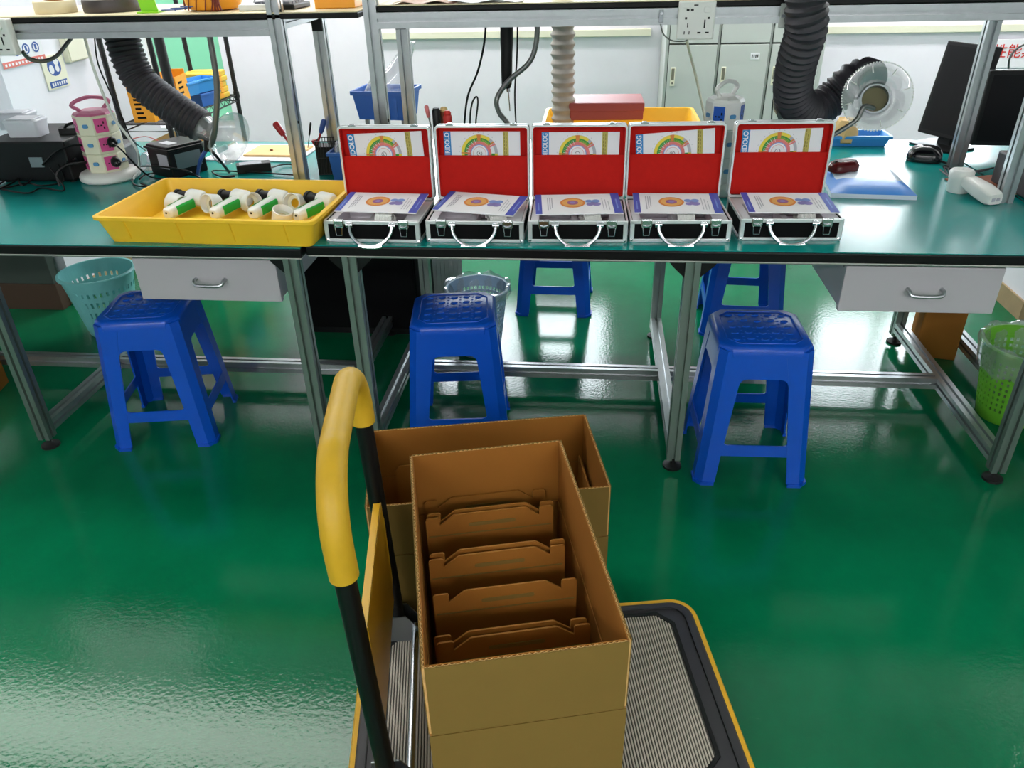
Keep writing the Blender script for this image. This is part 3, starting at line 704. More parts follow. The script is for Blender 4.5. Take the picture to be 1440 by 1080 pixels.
# ================================================================ PLATFORM TROLLEY
CA = math.radians(10.3)
def cart():
    e = thing('platform_trolley', 'yellow and black platform trolley with folding handle, under the cardboard carton', 'trolley', (0, 0, 0), 0)
    W0 = Matrix(((math.cos(CA), -math.sin(CA), 0, 0), (math.sin(CA), math.cos(CA), 0, 0), (0, 0, 1, 0), (0, 0, 0, 1)))
    a0, a1, b0, b1, z = -.263, .493, .775, 1.262, .155
    c = W0 @ Vector(((a0+a1)/2, (b0+b1)/2, 0)); e.location = c; e.rotation_euler = (0, 0, CA)
    A1, B1 = (a1-a0)/2, (b1-b0)/2                                   # local half sizes
    L = lambda a, b: (a-(a0+a1)/2, b-(b0+b1)/2)
    def ringpts(dx, r, zz): return [Vector((x, y, zz)) for x, y in rrect(-A1+dx, A1-dx, -B1+dx, B1-dx, r, 6)]
    g = G()
    g.loft([ringpts(.004, .050, z-.045), ringpts(.009, .046, z-.040), ringpts(.009, .046, z-.004), ringpts(.013, .044, z)]); dk = g.build('deck', A['deck'], e, smooth=True)
    g = G()                                                          # raised groove line and inner lip around the mat
    for dx, r, zz in ((.030, .034, z+.0005),): g.tube(ringpts(dx, r, zz), .0016, 6, 0, closed=True)
    g.build('deck_bead', A['blackp'], e, smooth=True)
    mx0, mx1, my0, my1, ch = -A1+.062, A1-.066, -B1+.058, B1-.050, .03
    oct_ = chrect(mx0, mx1, my0, my1, ch); o2 = chrect(mx0-.008, mx1+.008, my0-.008, my1+.008, ch+.003)
    g = G(); g.loft([[Vector((x, y, z-.001)) for x, y in o2], [Vector((x, y, z+.0035)) for x, y in o2], [Vector((x, y, z+.0035)) for x, y in oct_], [Vector((x, y, z-.001)) for x, y in oct_]], closed=True)
    g.build('mat_lip', A['blackp'], e)
    g = G(); g.prism(oct_, z-.001, z+.0008); g.build('mat_base', mat('dark_mat_groove', (70, 66, 62), .7), e)
    g = G(); n = int((mx1-mx0)/.0058)
    for k in range(1, n):
        x = mx0+(mx1-mx0)*k/n; d = max(0, ch-min(x-mx0, mx1-x))
        g.loft([[Vector((x-.0020, y, z+.0005)), Vector((x+.0020, y, z+.0005)), Vector((x+.0015, y, z+.0026)), Vector((x-.0015, y, z+.0026))] for y in (my0+d+.001, my1-d-.001)])
    g.build('ribbed_mat', A['ribmat'], e, kind='stuff')
    g = G(); g.loft([ringpts(0, .054, z-.030), ringpts(-.003, .056, z-.022), ringpts(-.003, .056, z-.010), ringpts(.001, .053, z-.003), ringpts(.010, .045, z-.004), ringpts(.010, .045, z-.030)], closed=True)
    g.build('bumper', A['ypaint'], e, smooth=True, label='yellow bumper strip')
    for sx in (-1, 1):
        for sy in (-1, 1):
            x, y = sx*(A1-.08), sy*(B1-.07)
            g = G(); g.box(x-.035, x+.035, y-.03, y+.03, z-.05, z-.045)
            for s in (-1, 1): g.prism([(x-.026, z-.05), (x+.026, z-.05), (x+.012+.012, .045), (x+.0, .045)], y+s*.022-.0015, y+s*.022+.0015, 'y')
            fk = g.build('caster', A['steel'], e)
            g = G(); g.lathe([(.012, -.016), (.046, -.016), (.05, -.012), (.05, .012), (.046, .016), (.012, .016)], (x+.012, y, .05), (0, 1, 0), 20); g.build('wheel', A['blackr'], fk, smooth=True)
    # handle: black steel U-tube with a yellow foam grip
    ha = -.180; hb0, hb1 = .842, 1.216; zt = .862
    x, y0 = L(ha, hb0); _, y1 = L(ha, hb1)
    g = G(); rr = .11
    def arc(yc, s, a0_, a1_): return [(x-.018*((zt-rr+rr*math.sin(a))-z)/.7, yc+s*rr*math.cos(a), zt-rr+rr*math.sin(a)) for a in [a0_+(a1_-a0_)*k/6 for k in range(7)]]
    low = .69
    xl = lambda zz: x-.018*(zz-z)/.7
    up = [(xl(.70), y0, .70)] + arc(y0+rr, -1, 0, PI/2) + arc(y1-rr, 1, PI/2, 0) + [(xl(.725), y1, .725)]
    full = [(xl(z-.03), y0, z-.03), (xl(.5), y0, .5)] + up + [(xl(.5), y1, .5), (xl(z-.03), y1, z-.03)]
    g.tube(full, .0165, 14, 3); g.build('handle_tube', A['blackp'], e, smooth=True)
    g = G(); g.tube(up, .0222, 18, 4); g.build('foam_grip', A['yfoam'], e, smooth=True, label='yellow foam grip')
    # yellow plate between the uprights, with folded top and outer flanges
    g = G(); pz0, pz1 = .30, .555
    ya, yb = y0+.02, y1-.016
    prof = [(ya+.02, pz0), (yb-.02, pz0), (yb-.02, pz0+.03), (yb, pz0+.045), (yb, pz1-.05), (yb-.012, pz1-.03), (yb-.012, pz1), (ya+.012, pz1), (ya+.012, pz1-.03), (ya, pz1-.05), (ya, pz0+.08), (ya+.012, pz0+.06)]
    g.prism(prof, x-.0015, x+.0015, 'x'); g.box(x-.014, x+.0015, ya+.014, yb-.014, pz1-.0025, pz1); g.box(x-.014, x+.0015, ya+.024, yb-.024, pz0, pz0+.003)
    g.build('handle_plate', A['ypaint'], e, bevel=.001, label='yellow plate between the uprights')
    for yy in (y0, y1):
        g = G()
        for q in (-1, 1): g.prism([(x-.03, z), (x+.055, z), (x+.055, z+.02), (x+.02, z+.075), (x-.03, z+.075)], yy+q*.019-.0015, yy+q*.019+.0015, 'y')
        g.box(x-.03, x+.06, yy-.02, yy+.02, z, z+.003)
        g.build('hinge_bracket', A['steel'], e)
    g = G(); g.tube([(x+.036, y0, z+.028), (x+.036, y1, z+.028)], .008, 10, 0); g.build('hinge_rod', A['chrome'], e, smooth=True)
    return e
cart()

# ================================================================ CARTONS
def carton(label, p, ang, Lx, Ly, zb, zbody, ztop, lean=0.):
    """p: near-left corner of the rim, Lx along the near edge, Ly away from it"""
    e = thing('cardboard_carton', label, 'carton', (p[0], p[1], zb), ang)
    t = .006; z1, z2 = zbody-zb, ztop-zb
    M2 = [A['cardout'], A['card'], A['cardedge']]
    def panel(nm, x0, x1, y0, y1, za, zc, inward, lean=0., flut=False):
        """two liners and (on a raw edge) the fluting between them"""
        g = G(); ax = 'x' if (x1-x0) > (y1-y0) else 'y'
        off = Vector((0, 0, 0))
        def lin_(a, b, mi):
            if ax == 'x': g.box(x0, x1, a, b, za, zc, mi=mi)
            else: g.box(a, b, y0, y1, za, zc, mi=mi)
        a, b = (y0, y1) if ax == 'x' else (x0, x1)
        out_lo = inward > 0
        lin_(a, a+.0012, 0 if out_lo else 1); lin_(b-.0012, b, 1 if out_lo else 0)
        if ax == 'x': g.box(x0, x1, a+.0012, b-.0012, za, zc-.003, mi=2)
        else: g.box(a+.0012, b-.0012, y0, y1, za, zc-.003, mi=2)
        if flut:
            lo, hi = (x0, x1) if ax == 'x' else (y0, y1); n = int((hi-lo)/.0042)
            for k in range(n):
                u0 = lo+(hi-lo)*k/n; u1 = lo+(hi-lo)*(k+1)/n; c0, c1 = (a+.0012, b-.002) if k % 2 else (b-.002, a+.0012)
                q = [(u0, c0), (u1, c1), (u1, c1+.0009), (u0, c0+.0009)]
                if ax == 'y': q = [(v, u) for u, v in q]
                g.loft([[Vector((x, y, zc-.0035)) for x, y in q], [Vector((x, y, zc-.0004)) for x, y in q]], mi=2)
        return g.build(nm, M2, e)
    panel('side_panel', 0, Lx, 0, t, 0, z1, 1); panel('side_panel', 0, Lx, Ly-t, Ly, 0, z1, -1)
    panel('side_panel', 0, t, t, Ly-t, 0, z1, 1); panel('side_panel', Lx-t, Lx, t, Ly-t, 0, z1, -1)
    gp = .0035
    panel('flap', gp, Lx-gp, 0, t, z1+.002, z2, 1, flut=True); panel('flap', gp, Lx-gp, Ly-t, Ly, z1+.002, z2, -1, flut=True)
    panel('flap', -.001, t-.001, gp, Ly-gp, z1+.002, z2+.001, 1, flut=True); panel('flap', Lx-t+.001, Lx+.001, gp, Ly-gp, z1+.002, z2+.001, -1, flut=True)
    g = G(); g.box(t, Lx-t, t, Ly-t, 0, .006); g.build('bottom_panel', A['card'], e)
    return e
# near carton standing on the trolley
ztop = .655
q = [PZ(*c, ztop) for c in ((596, 937), (893, 906), (786, 618), (574, 641))]
ang = (math.atan2((q[1]-q[0]).y, (q[1]-q[0]).x) + math.atan2((q[2]-q[3]).y, (q[2]-q[3]).x))/2
NL, NW, ND = q[0], ((q[1]-q[0]).length+(q[2]-q[3]).length)/2, ((q[3]-q[0]).length+(q[2]-q[1]).length)/2
ang2 = math.atan2((q[3]-q[0]+q[2]-q[1]).y, (q[3]-q[0]+q[2]-q[1]).x)-PI/2
ang = (ang+ang2)/2
ctr = (q[0]+q[1]+q[2]+q[3])/4
NL = ctr - RZ(ang) @ Vector((NW/2, ND/2, 0))
carton('tall open cardboard carton with folded inserts standing on the trolley', (NL.x, NL.y), ang, NW, ND, .1585, .512, ztop)
near_M = T(NL.x, NL.y, 0) @ RZ(ang)
# far carton on the floor
zt2 = .478
q2 = [PZ(*c, zt2) for c in ((517, 715), (860, 684), (822, 583), (520, 605))]
an = (math.atan2((q2[1]-q2[0]).y, (q2[1]-q2[0]).x)+math.atan2((q2[2]-q2[3]).y, (q2[2]-q2[3]).x))/2
c2 = sum(q2, Vector())/4; FW = ((q2[1]-q2[0]).length+(q2[2]-q2[3]).length)/2; FD = ((q2[3]-q2[0]).length+(q2[2]-q2[1]).length)/2
FL = c2 - RZ(an) @ Vector((FW/2, FD/2, 0))
carton('wide open cardboard carton on the floor behind the trolley', (FL.x, FL.y), an, FW, FD, .0, .34, zt2)

# folded inserts standing in the near carton
def insert(label, y, wd, zt, x0, lean=0.):
    e = thing('cardboard_insert', label, 'insert', near_M @ Vector((x0, y, .166)), ang, 'folded cardboard inserts in the near carton')
    hgt = zt-.166; n1 = .036; r = .006
    def arc(cx, cz, a0, a1, rr=r): return [(cx+rr*math.cos(math.radians(a0+(a1-a0)*k/4)), cz+rr*math.sin(math.radians(a0+(a1-a0)*k/4))) for k in range(5)]
    top = arc(r, hgt-r-.003, 180, 90) + arc(.026-.004, hgt-.007, 90, 0, .004) + [(.026, hgt-.022)] + arc(.026+.030, hgt-.008, 130, 90, .008)
    poly = [(0, 0), (0, hgt-r-.003)] + top + [(wd-x, z) for x, z in reversed(top)] + [(wd, 0)]
    g = G(); M = RX(lean); g.prism(poly, 0, .0032, 'y', M); g.build('sheet', A['card'], e)
    g = G()
    def strip(xa, xb, z, h=.0012): g.box(xa, xb, -.0011, .0004, z-h, z+h, M)
    strip(.004, wd-.004, hgt-.046); g.build('crease', A['cardout'], e)
    g = G(); a, b = wd*.33, wd*.70
    g.prism(rrect(a, b, hgt-.030, hgt-.022, .0039, 3), -.0011, .0004, 'y', M); g.build('slot_tab', A['cardout'], e)
iw = NW-.012-.034
def ins_y(px_, py_, zt):
    p = near_M.inverted() @ PZ(px_, py_, zt); return p.y
ZT = .575
INS = [(680, 880, 0), (685, 713, 0), (687, 719, 0), (703, 767, 0), (705, 775, 0), (718, 823, 0), (727, 880, 0), (727, 889, 0)]
names = ['flat cardboard insert against the far wall of the near carton', 'cardboard insert in the near carton, back sheet of the second pair', 'cardboard insert in the near carton, front sheet of the second pair',
         'cardboard insert in the near carton, back sheet of the middle pair', 'cardboard insert in the near carton, front sheet of the middle pair', 'single cardboard insert in the near carton, between middle and nearest pair',
         'cardboard insert in the near carton, back sheet of the nearest pair', 'cardboard insert in the near carton, nearest to the front wall']
for k, (ix, iy, _) in enumerate(INS):
    y = ND-.014 if k == 0 else ins_y(ix, iy, ZT)
    insert(names[k], y, iw-.004, ZT-(.022 if k == 0 else 0), .018+(.003 if k % 2 else 0), .0)
e = thing('cardboard_insert', 'brown cardboard insert lying inside the far carton at left', 'insert', T(FL.x, FL.y, .006) @ RZ(an) @ Vector((.045, FD-.02, 0)), an)
g = G(); g.prism([(0, 0), (0, .36), (.012, .375), (.4, .375), (.41, .36), (.41, 0)], 0, .0035, 'y'); g.build('sheet', A['card'], e)
e = thing('cardboard_insert', 'brown cardboard insert along the right wall inside the far carton', 'insert', T(FL.x, FL.y, .006) @ RZ(an) @ Vector((FW-.02, .02, 0)), an)
g = G(); g.prism([(0, 0), (0, .37), (FD-.05, .37), (FD-.05, 0)], 0, .0035, 'x'); g.build('sheet', A['card'], e)

# ================================================================ WASTE BASKETS
def basket(label, loc, r0, r1, h, m, kind, bag=None, name='waste_basket'):
    e = thing(name, label, 'basket', loc, 0)
    g = G()
    g.lathe([(.001, 0), (r0-.004, 0), (r0, .004), (r0+(r1-r0)*.16, h*.16)], n=40, cap=False)
    g.lathe([(.001, .004), (r0-.007, .004), (r0-.004, .006), (r0+(r1-r0)*.16-.003, h*.16)], n=40, cap=False); g.build('base', A[m], e, smooth=True)
    R = lambda z: r0+(r1-r0)*z/h
    g = G(); rows = {'slots': 4, 'grid': 9, 'holes': 9}[kind]; n = {'slots': 34, 'grid': 44, 'holes': 40}[kind]
    zA, zB = h*.16, h*.86
    for k in range(n):
        a = 2*PI*k/n; da = 2*PI/n*(.30 if kind != 'grid' else .16)
        g.loft([[Vector(((R(z)+d)*math.cos(a+s), (R(z)+d)*math.sin(a+s), z)) for s, d in ((-da, 0), (da, 0), (da, -.003), (-da, -.003))] for z in (zA-.002, zB+.002)])
    g.build('wall_slats', A[m], e, kind='stuff')
    g = G()
    for j in range(rows+1):
        z = zA+(zB-zA)*j/rows; dz = (zB-zA)/rows*(.2 if kind == 'grid' else .24)
        if kind == 'slots' and j in (0, rows): dz *= 1.5
        rr = [(R(z-dz)+.0004, z-dz), (R(z+dz)+.0004, z+dz), (R(z+dz)-.0034, z+dz), (R(z-dz)-.0034, z-dz)]
        g.lathe(rr, n=48, closed=True)
    if kind == 'slots':                                          # solid oval panel on the front, as moulded in
        for aa in (-1.9, 1.3):
            g.loft([[Vector(((R(z)+.0012)*math.cos(aa+s), (R(z)+.0012)*math.sin(aa+s), z)) for s in (-w_, 0, w_)] + [Vector(((R(z)-.003)*math.cos(aa+s), (R(z)-.003)*math.sin(aa+s), z)) for s in (w_, 0, -w_)] for z, w_ in ((h*.2, .12), (h*.35, .3), (h*.55, .34), (h*.72, .25), (h*.82, .1))])
    g.build('wall_bands', A[m], e, kind='stuff')
    g = G(); g.lathe([(R(zB)+.001, zB), (r1+.001, h-.006), (r1+.009, h-.012), (r1+.010, h-.004), (r1+.006, h), (r1-.003, h), (R(zB)-.003, zB)], n=48, closed=True); g.build('rim', A[m], e, smooth=True)
    if bag:
        rnd = random.Random(3); g = G(); n = 56
        lev = [(-.010, h*.10), (-.006, h*.5), (-.005, h*.9), (.001, h+.006), (.011, h+.007), (.015, h-.012), (.013, h-bag*.5), (.012, h-bag)]
        rings = []
        ph = [rnd.random()*6 for _ in range(5)]
        for q_, (d, z) in enumerate(lev):
            rings.append([Vector(((R(min(z, h))+d+.003*math.sin(k*1.3+ph[q_ % 5])+.002*rnd.random())*math.cos(2*PI*k/n), (R(min(z, h))+d+.003*math.sin(k*1.3+ph[q_ % 5])+.002*rnd.random())*math.sin(2*PI*k/n), z+(.006*math.sin(k*.9+q_)+.006*rnd.random()*(q_ in (3, 4, 7)) if q_ > 0 else 0))) for k in range(n)])
        g.loft(rings, cap=False); g.build('bin_liner', A['film'], e, smooth=True, label='translucent plastic bag liner')
    return e
basket('teal woven plastic waste basket beside the left stool', (-2.13, 2.93, 0), .098, .150, .285, 'teal', 'slots')
basket('pale blue mesh waste basket with plastic liner behind the middle stool', (PZ(671, 403, .285).x, PZ(671, 403, .285).y, 0), .085, .122, .285, 'bbask', 'grid', .035)
basket('lime green waste basket with clear liner at the right edge', (1.478, 2.44, 0), .095, .138, .285, 'gbask', 'holes', .10)

# ================================================================ UNDER THE BENCHES
e = thing('storage_cabinet', 'black cabinet standing under the benches behind the joint of left and middle bench', 'cabinet', (-.74, 3.1, 0), 0)
CL = PY(424, 420, 2.93).x + .74; CX = PY(583, 385, 2.93).x + .74
g = G(); g.box(CL, CX, -.16, .19, .03, .69); g.build('body', A['blackm'], e, bevel=.004)
for s in (0, 1):
    cm = (CL+CX)/2; xa, xb = ((CL+.004, cm-.002), (cm+.002, CX-.004))[s]
    g = G(); g.box(xa, xb, -.178, -.161, .04, .68); d = g.build('door', A['blackm'], e, bevel=.003)
    h = G(); h.box((xb-.03, xa+.018)[s], (xb-.018, xa+.03)[s], -.19, -.177, .33, .43); h.build('handle', A['blackp'], d)
g = G(); g.box(CL+.01, CX-.01, -.15, .18, 0, .03); g.build('plinth', A['blackp'], e)
e = thing('folded_sheet', 'grey ribbed plastic sheet leaning right of the black cabinet', 'sheet', (PY(588, 400, 3.32).x, 3.32, 0), .1)
g = G(); ML = T(0, 0, .004) @ RX(-.25)
for k in range(12): g.box(-.03+.02*k, -.012+.02*k, 0, .006, 0, .42, ML)
g.box(-.03, .21, .005, .009, 0, .42, ML); g.build('panel', A['pale'], e, kind='stuff')
e = thing('cardboard_box', 'tall brown cardboard box standing behind the right drawer', 'box', (1.40, 2.92, 0), -.22)
g = G(); g.prism(chrect(-.075, .075, -.07, .10, .004), 0, .40, 'z'); g.build('body', A['card'], e, bevel=.003)
g = G(); g.box(-.073, .073, -.068, .015, .40, .404); g.box(-.073, .073, .018, .098, .40, .403); g.build('flap', A['cardout'], e)
e = thing('cardboard_box', 'small brown cardboard box on the floor at the far left edge', 'box', (-2.40, 2.30, 0), .2)
g = G(); g.box(-.16, .13, -.1, .12, 0, .13); g.build('body', A['card'], e, bevel=.003)
g = G(); g.box(-.158, .128, -.098, .01, .13, .133); g.box(-.158, .128, .012, .118, .13, .134); g.build('flap', A['cardout'], e)

# ================================================================ ON THE BENCHES
def cable(label, pts, r=.003, m='blackp', cat='cable', name='power_cable', group=None, n=6, sm=6):
    g = G(); g.tube(pts, r, n, sm); o = g.build(name, A[m], smooth=True); return tag(o, label, cat, group)
TZ = .7535
def tower(label, loc, rz, face, sw, hnd, body, htop, rad):
    e = thing('socket_tower', label, 'socket tower', loc, rz)
    g = G()
    prof = [(.03, 0), (.098, 0), (.104, .006), (.104, .018), (.098, .028), (.082, .034), (.03, .036)]
    g.lathe([(r*rad/.066*.92, z) for r, z in prof], n=28); b = g.build('base', A['white'], e, smooth=True)
    n = 8; R = rad
    def octo(z, r): return [Vector((r*math.cos(2*PI*(k+.5)/n), r*math.sin(2*PI*(k+.5)/n), z)) for k in range(n)]
    z0, zt = .034, htop; tiers = 3; hh = (zt-z0)/tiers
    for t in range(tiers):
        a = z0+hh*t
        g = G(); g.loft([octo(a, R*.97), octo(a+.003, R), octo(a+hh-.003, R), octo(a+hh-.0005, R*.97)]); tr = g.build('tier', A[body], e)
        for k in range(n):
            an = 2*PI*k/n; M = RZ(an) @ T(R*math.cos(PI/n), 0, a+hh/2) @ RZ(PI/2) @ RX(PI/2)      # local x across the face, y up, z outwards
            hw = R*math.sin(PI/n)*.9
            if k % 2 == 0:
                g = G(); g.box(-hw*.86, hw*.86, -hh*.36, hh*.36, -.001, .0012, M); s = g.build('socket_panel', A[face], tr, label='%s socket panel' % ('pink' if face == 'pink' else 'blue'))
                for q in ((-.008, .004, .002, .004), (.006, .009, .003, .0045), (.006, -.008, .003, .0045), (-.012, -.006, .0018, .004)):
                    g.box if False else None
                g2 = G()
                for cx, cy, wx, wy in ((-.009, .000, .0022, .0022), (.001, .000, .0035, .0022), (.009, .009, .0024, .0042), (.009, -.009, .0024, .0042)):
                    if abs(cx)+wx < hw*.86: g2.box(cx-wx, cx+wx, cy-wy, cy+wy, .001, .0016, M)
                g2.build('socket_holes', A['blackp'], tr, kind='stuff')
            elif k in (7, 5, 1, 3):
                g = G(); g.prism(rrect(-.010, .010, -.0065, .0065, .005, 3), -.001, .003, 'z', M); g.build('switch', A[sw], tr, label='blue switch')
    g = G(); g.loft([octo(zt-.0005, R*.97), octo(zt+.006, R*.90), octo(zt+.014, R*.55)]); g.build('top_cap', A[hnd], e, smooth=False)
    g = G(); s = R*.86; HQ = RZ(PI/2-PI/8+.05+PI*0) if face == 'socketblue' else Matrix.Identity(4)
    g.tube([HQ @ Vector(hp) for hp in [(0, -s*.55, zt+.008), (0, -s*.8, zt+.022), (0, -s*1.02, zt+.034), (0, -s*.75, zt+.046), (0, -s*.3, zt+.053), (0, 0, zt+.055), (0, s*.3, zt+.053), (0, s*.75, zt+.046), (0, s*1.02, zt+.034), (0, s*.8, zt+.022), (0, s*.55, zt+.008)]], .0065, 8, 3)
    g.build('handle', A[hnd], e, smooth=True)
    return e
tower('tall ivory socket tower with pink sockets and pink carry handle at left', (-1.785, 2.70, .7505), 1.05-PI/2-.25, 'pink', 'switchblue', 'pinkh', 'ivory', .232, .072)
tower('white socket tower with blue sockets behind the fourth and fifth cases', (.412, 2.585, .7505), -PI/2-PI/8-.05, 'socketblue', 'switchblue', 'white', 'white', .288, .060)
# plugs in the pink tower
for k, (x, y, lab) in enumerate([(158, 200, 'middle'), (163, 228, 'lowest')]):
    p = PY(x, y, 2.625); e = thing('plug', 'black plug in the %s right socket of the pink tower' % lab, 'plug', p, .3)
    g = G(); g.lathe([(.004, -.03), (.013, -.027), (.017, -.01), (.017, .006), (.012, .012), (.006, .016), (.004, .03)], (0, 0, 0), (.25, -.95, -.1), 14); g.build('body', A['blackp'], e, smooth=True)
    g = G(); g.cyl((0, .005, 0), (0, .018, 0), .003, n=8); g.build('pin', A['chrome'], e)
cable('black cable from middle plug of pink tower to the bench', [PY(160, 202, 2.61), PY(172, 212, 2.60), PZ(195, 236, .80), PZ(215, 250, .757), PZ(250, 254, .757), PZ(275, 262, .757)])
cable('black cable looping from lowest plug of pink tower', [PY(166, 229, 2.61), PZ(184, 226, .80), PZ(192, 240, .77), PZ(186, 255, .757), PZ(196, 262, .757), PZ(222, 260, .757)])
cable('white cable dropping from the left shelf to the pink tower base', [PY(119, 52, 2.52), PY(128, 85, 2.54), PY(142, 125, 2.57), PY(160, 165, 2.60), PY(182, 195, 2.63), PY(194, 215, 2.65), PZ(195, 235, .78), PZ(188, 251, .762)], .0045, 'white')
cable('thin black cable hanging from the left shelf past the pink tower', [PY(133, 54, 2.58), PY(138, 90, 2.6), PY(155, 130, 2.65), PY(172, 165, 2.7), PY(185, 195, 2.75), PZ(205, 212, .758)], .0025)
cable('thin black cable hanging beside the black duct at left', [PY(184, 52, 2.80), PY(195, 85, 2.82), PY(215, 115, 2.84), PY(232, 145, 2.86), PY(250, 190, 2.88), PZ(262, 205, .758)], .0025)

# left equipment
e = thing('equipment_box', 'large black equipment box at the far left of the bench', 'equipment', (-2.0, 2.79, .7505), .03)
g = G(); g.box(-.19, .115, -.17, .15, .008, .150); g.build('body', A['blackp'], e, bevel=.006)
g = G(); g.box(-.03, .02, -.1735, -.169, .06, .095); g.build('port_plate', A['steel'], e)
for x in (-.16, .09):
    g = G(); g.cyl((x, -.14, 0), (x, -.14, .01), .012, n=10); g.cyl((x, .12, 0), (x, .12, .01), .012, n=10); g.build('foot', A['blackr'], e)
e = thing('equipment_box', 'smaller dark grey box between the black equipment box and pink tower', 'equipment', (-1.868, 2.865, .7505), .1)
g = G(); g.box(.0, .115, -.20, .0, .0, .105); g.build('body', A['deck'], e, bevel=.012)
g = G(); g.box(.01, .10, -.203, -.199, .02, .09); g.build('front_plate', A['blackp'], e, bevel=.001)
for k, (x, y, zz, s) in enumerate([(40, 170, .9015, 1.0), (34, 192, .9015, .9)]):
    Yq = (2.84, 2.72)[k]; p = PY((32, 42)[k], 190, Yq)
    e = thing('plastic_box', ('clear lilac plastic box, rear one on the black equipment box', 'frosted white plastic box, front one on the black equipment box')[k], 'box', (p.x, Yq, .9012), .05)
    g = G(); g.loft([[Vector((x_*f, y_*f, z_)) for x_, y_ in rrect(-.062, .062, -.04, .04, .01, 3)] for f, z_ in ((.92, 0), (1, .05), (1.04, .05), (1.04, .056), (.98, .060))]); g.build('body', mat('frosted_plastic', (214, 216, 224), .3), e, smooth=True)
    g = G(); g.box(-.05, .05, -.036, .036, .060, .064); g.build('lid', mat('frosted_plastic', (214, 216, 224), .3), e, bevel=.002)
e = thing('tool_pouch', 'black folded tool pouch lying on the black equipment box', 'pouch', (-1.90, 2.78, .9012), .3)
g = G(); g.loft([[Vector((x, y, z)) for x, y in rrect(-.075, .06, -.03, .03, .012, 3)] for z in (0, .012, .02)]); g.build('body', A['blackr'], e, smooth=True)
g = G(); g.tube([(-.05, -.02, .02), (-.03, -.028, .034), (.03, -.02, .042), (.055, .0, .03)], .005, 8, 4); g.build('strap', A['blackp'], e, smooth=True)
for k in range(4):
    rn = random.Random(k+20); x0 = 2+k*6
    pts = [PZ(-14, 262+3*k, .757)]
    for j in range(4): pts.append(PZ(14+24*j+rn.uniform(-6, 6), 262-6*k+rn.uniform(-9, 9)+(4-2*j), .757+.004*k))
    pts.append(PY(70+12*k, 235-4*k, 2.6))
    cable('%s tangled black cable in front of the black equipment box at left' % ('nearest', 'second nearest', 'third nearest', 'rearmost')[k], pts, .003, group='tangled cables at the far left')
cable('black cable running from equipment box towards the pink tower', [PY(60, 232, 2.60), PY(78, 214, 2.6), PY(96, 206, 2.61), PY(112, 204, 2.63), PY(120, 208, 2.66)], .004)
cable('black cable with plug lying against left side of pink tower', [PY(84, 262, 2.56), PY(80, 244, 2.57), PY(94, 232, 2.6), PY(108, 230, 2.62), PY(122, 228, 2.65)], .0045)

# black adapter, glass stopper, supply
e = thing('transformer', 'black transformer box with white label in the middle of the left bench', 'transformer', (-1.545, 2.775, .7505), -.52)
g = G(); g.box(-.075, .06, -.075, .075, .0, .115); g.build('body', A['blackp'], e, bevel=.005)
g = G(); g.box(-.085, .07, -.08, .08, .098, .106); g.build('top_flange', A['blackp'], e, bevel=.002)
g = G(); g.box(-.035, .03, -.045, -.01, .1152, .1160); g.build('label', A['paper'], e)
g = G(); g.box(-.01, .05, -.0765, -.0752, .035, .085); g.build('label', A['pgrey'], e)
g = G(); g.box(.0602, .0612, -.05, .055, .03, .085); g.build('side_plate', A['steel'], e)
e = thing('crumpled_film', 'crumpled clear plastic film between pink tower and transformer', 'film', (-1.66, 2.83, .7505), 0)
rn = random.Random(4); g = G()
g.loft([[Vector(((r+rn.uniform(-.012, .012))*math.cos(2*PI*k/14), (r+rn.uniform(-.012, .012))*.8*math.sin(2*PI*k/14), max(0, z+rn.uniform(-.008, .008)))) for k in range(14)] for r, z in ((.075, .0), (.08, .03), (.06, .06), (.02, .075))]); g.build('sheet', A['film'], e)
e = thing('power_supply', 'black flat power supply lying behind the yellow tray', 'power supply', (-1.27, 2.80, .7505), .45)
g = G(); g.box(-.062, .062, -.026, .026, 0, .032); g.build('body', A['blackp'], e, bevel=.004)
g = G(); g.box(-.05, .03, -.022, .022, .0322, .0328); g.build('label', A['pgrey'], e)
cable('black cable from power supply along the bench to the right', [PZ(380, 236, .765), PZ(400, 231, .757), PZ(420, 233, .757), PZ(434, 240, .757)])
cable('black cable from power supply to the left behind yellow tray', [PZ(330, 247, .76), PZ(312, 248, .757), PZ(300, 243, .757), PZ(312, 240, .757), PZ(430, 247, .757)])
cable('black cable running over the transformer foot to yellow tray', [PZ(190, 234, .757), PZ(222, 234, .80), PZ(262, 240, .80), PZ(282, 250, .757), PZ(300, 252, .757), PZ(330, 248, .757)])
cable('black looped cable in front of the transformer', [PZ(196, 252, .757), PZ(206, 245, .757), PZ(235, 243, .757), PZ(270, 246, .757), PZ(282, 252, .757), PZ(262, 258, .757), PZ(215, 262, .757), PZ(198, 258, .757)])
cable('red wire on the left bench beneath the black duct', [PZ(183, 196, .757), PZ(205, 192, .757), PZ(225, 199, .757)], .002, 'toolred')
e = thing('cutting_board', 'white cutting sheet with pale wooden board on rear of the left bench', 'board', (-1.30, 3.06, .7505), -.04)
g = G(); g.box(-.24, .16, -.12, .15, 0, .006); g.build('sheet', A['paper'], e, bevel=.001)
g = G(); g.box(-.09, .14, -.07, .10, .006, .014); g.build('wooden_board', A['wood'], e, bevel=.001)
g = G(); g.ball((.0, .0, .017), .008, .006, .004, 8); g.build('knot', A['brown'], e)

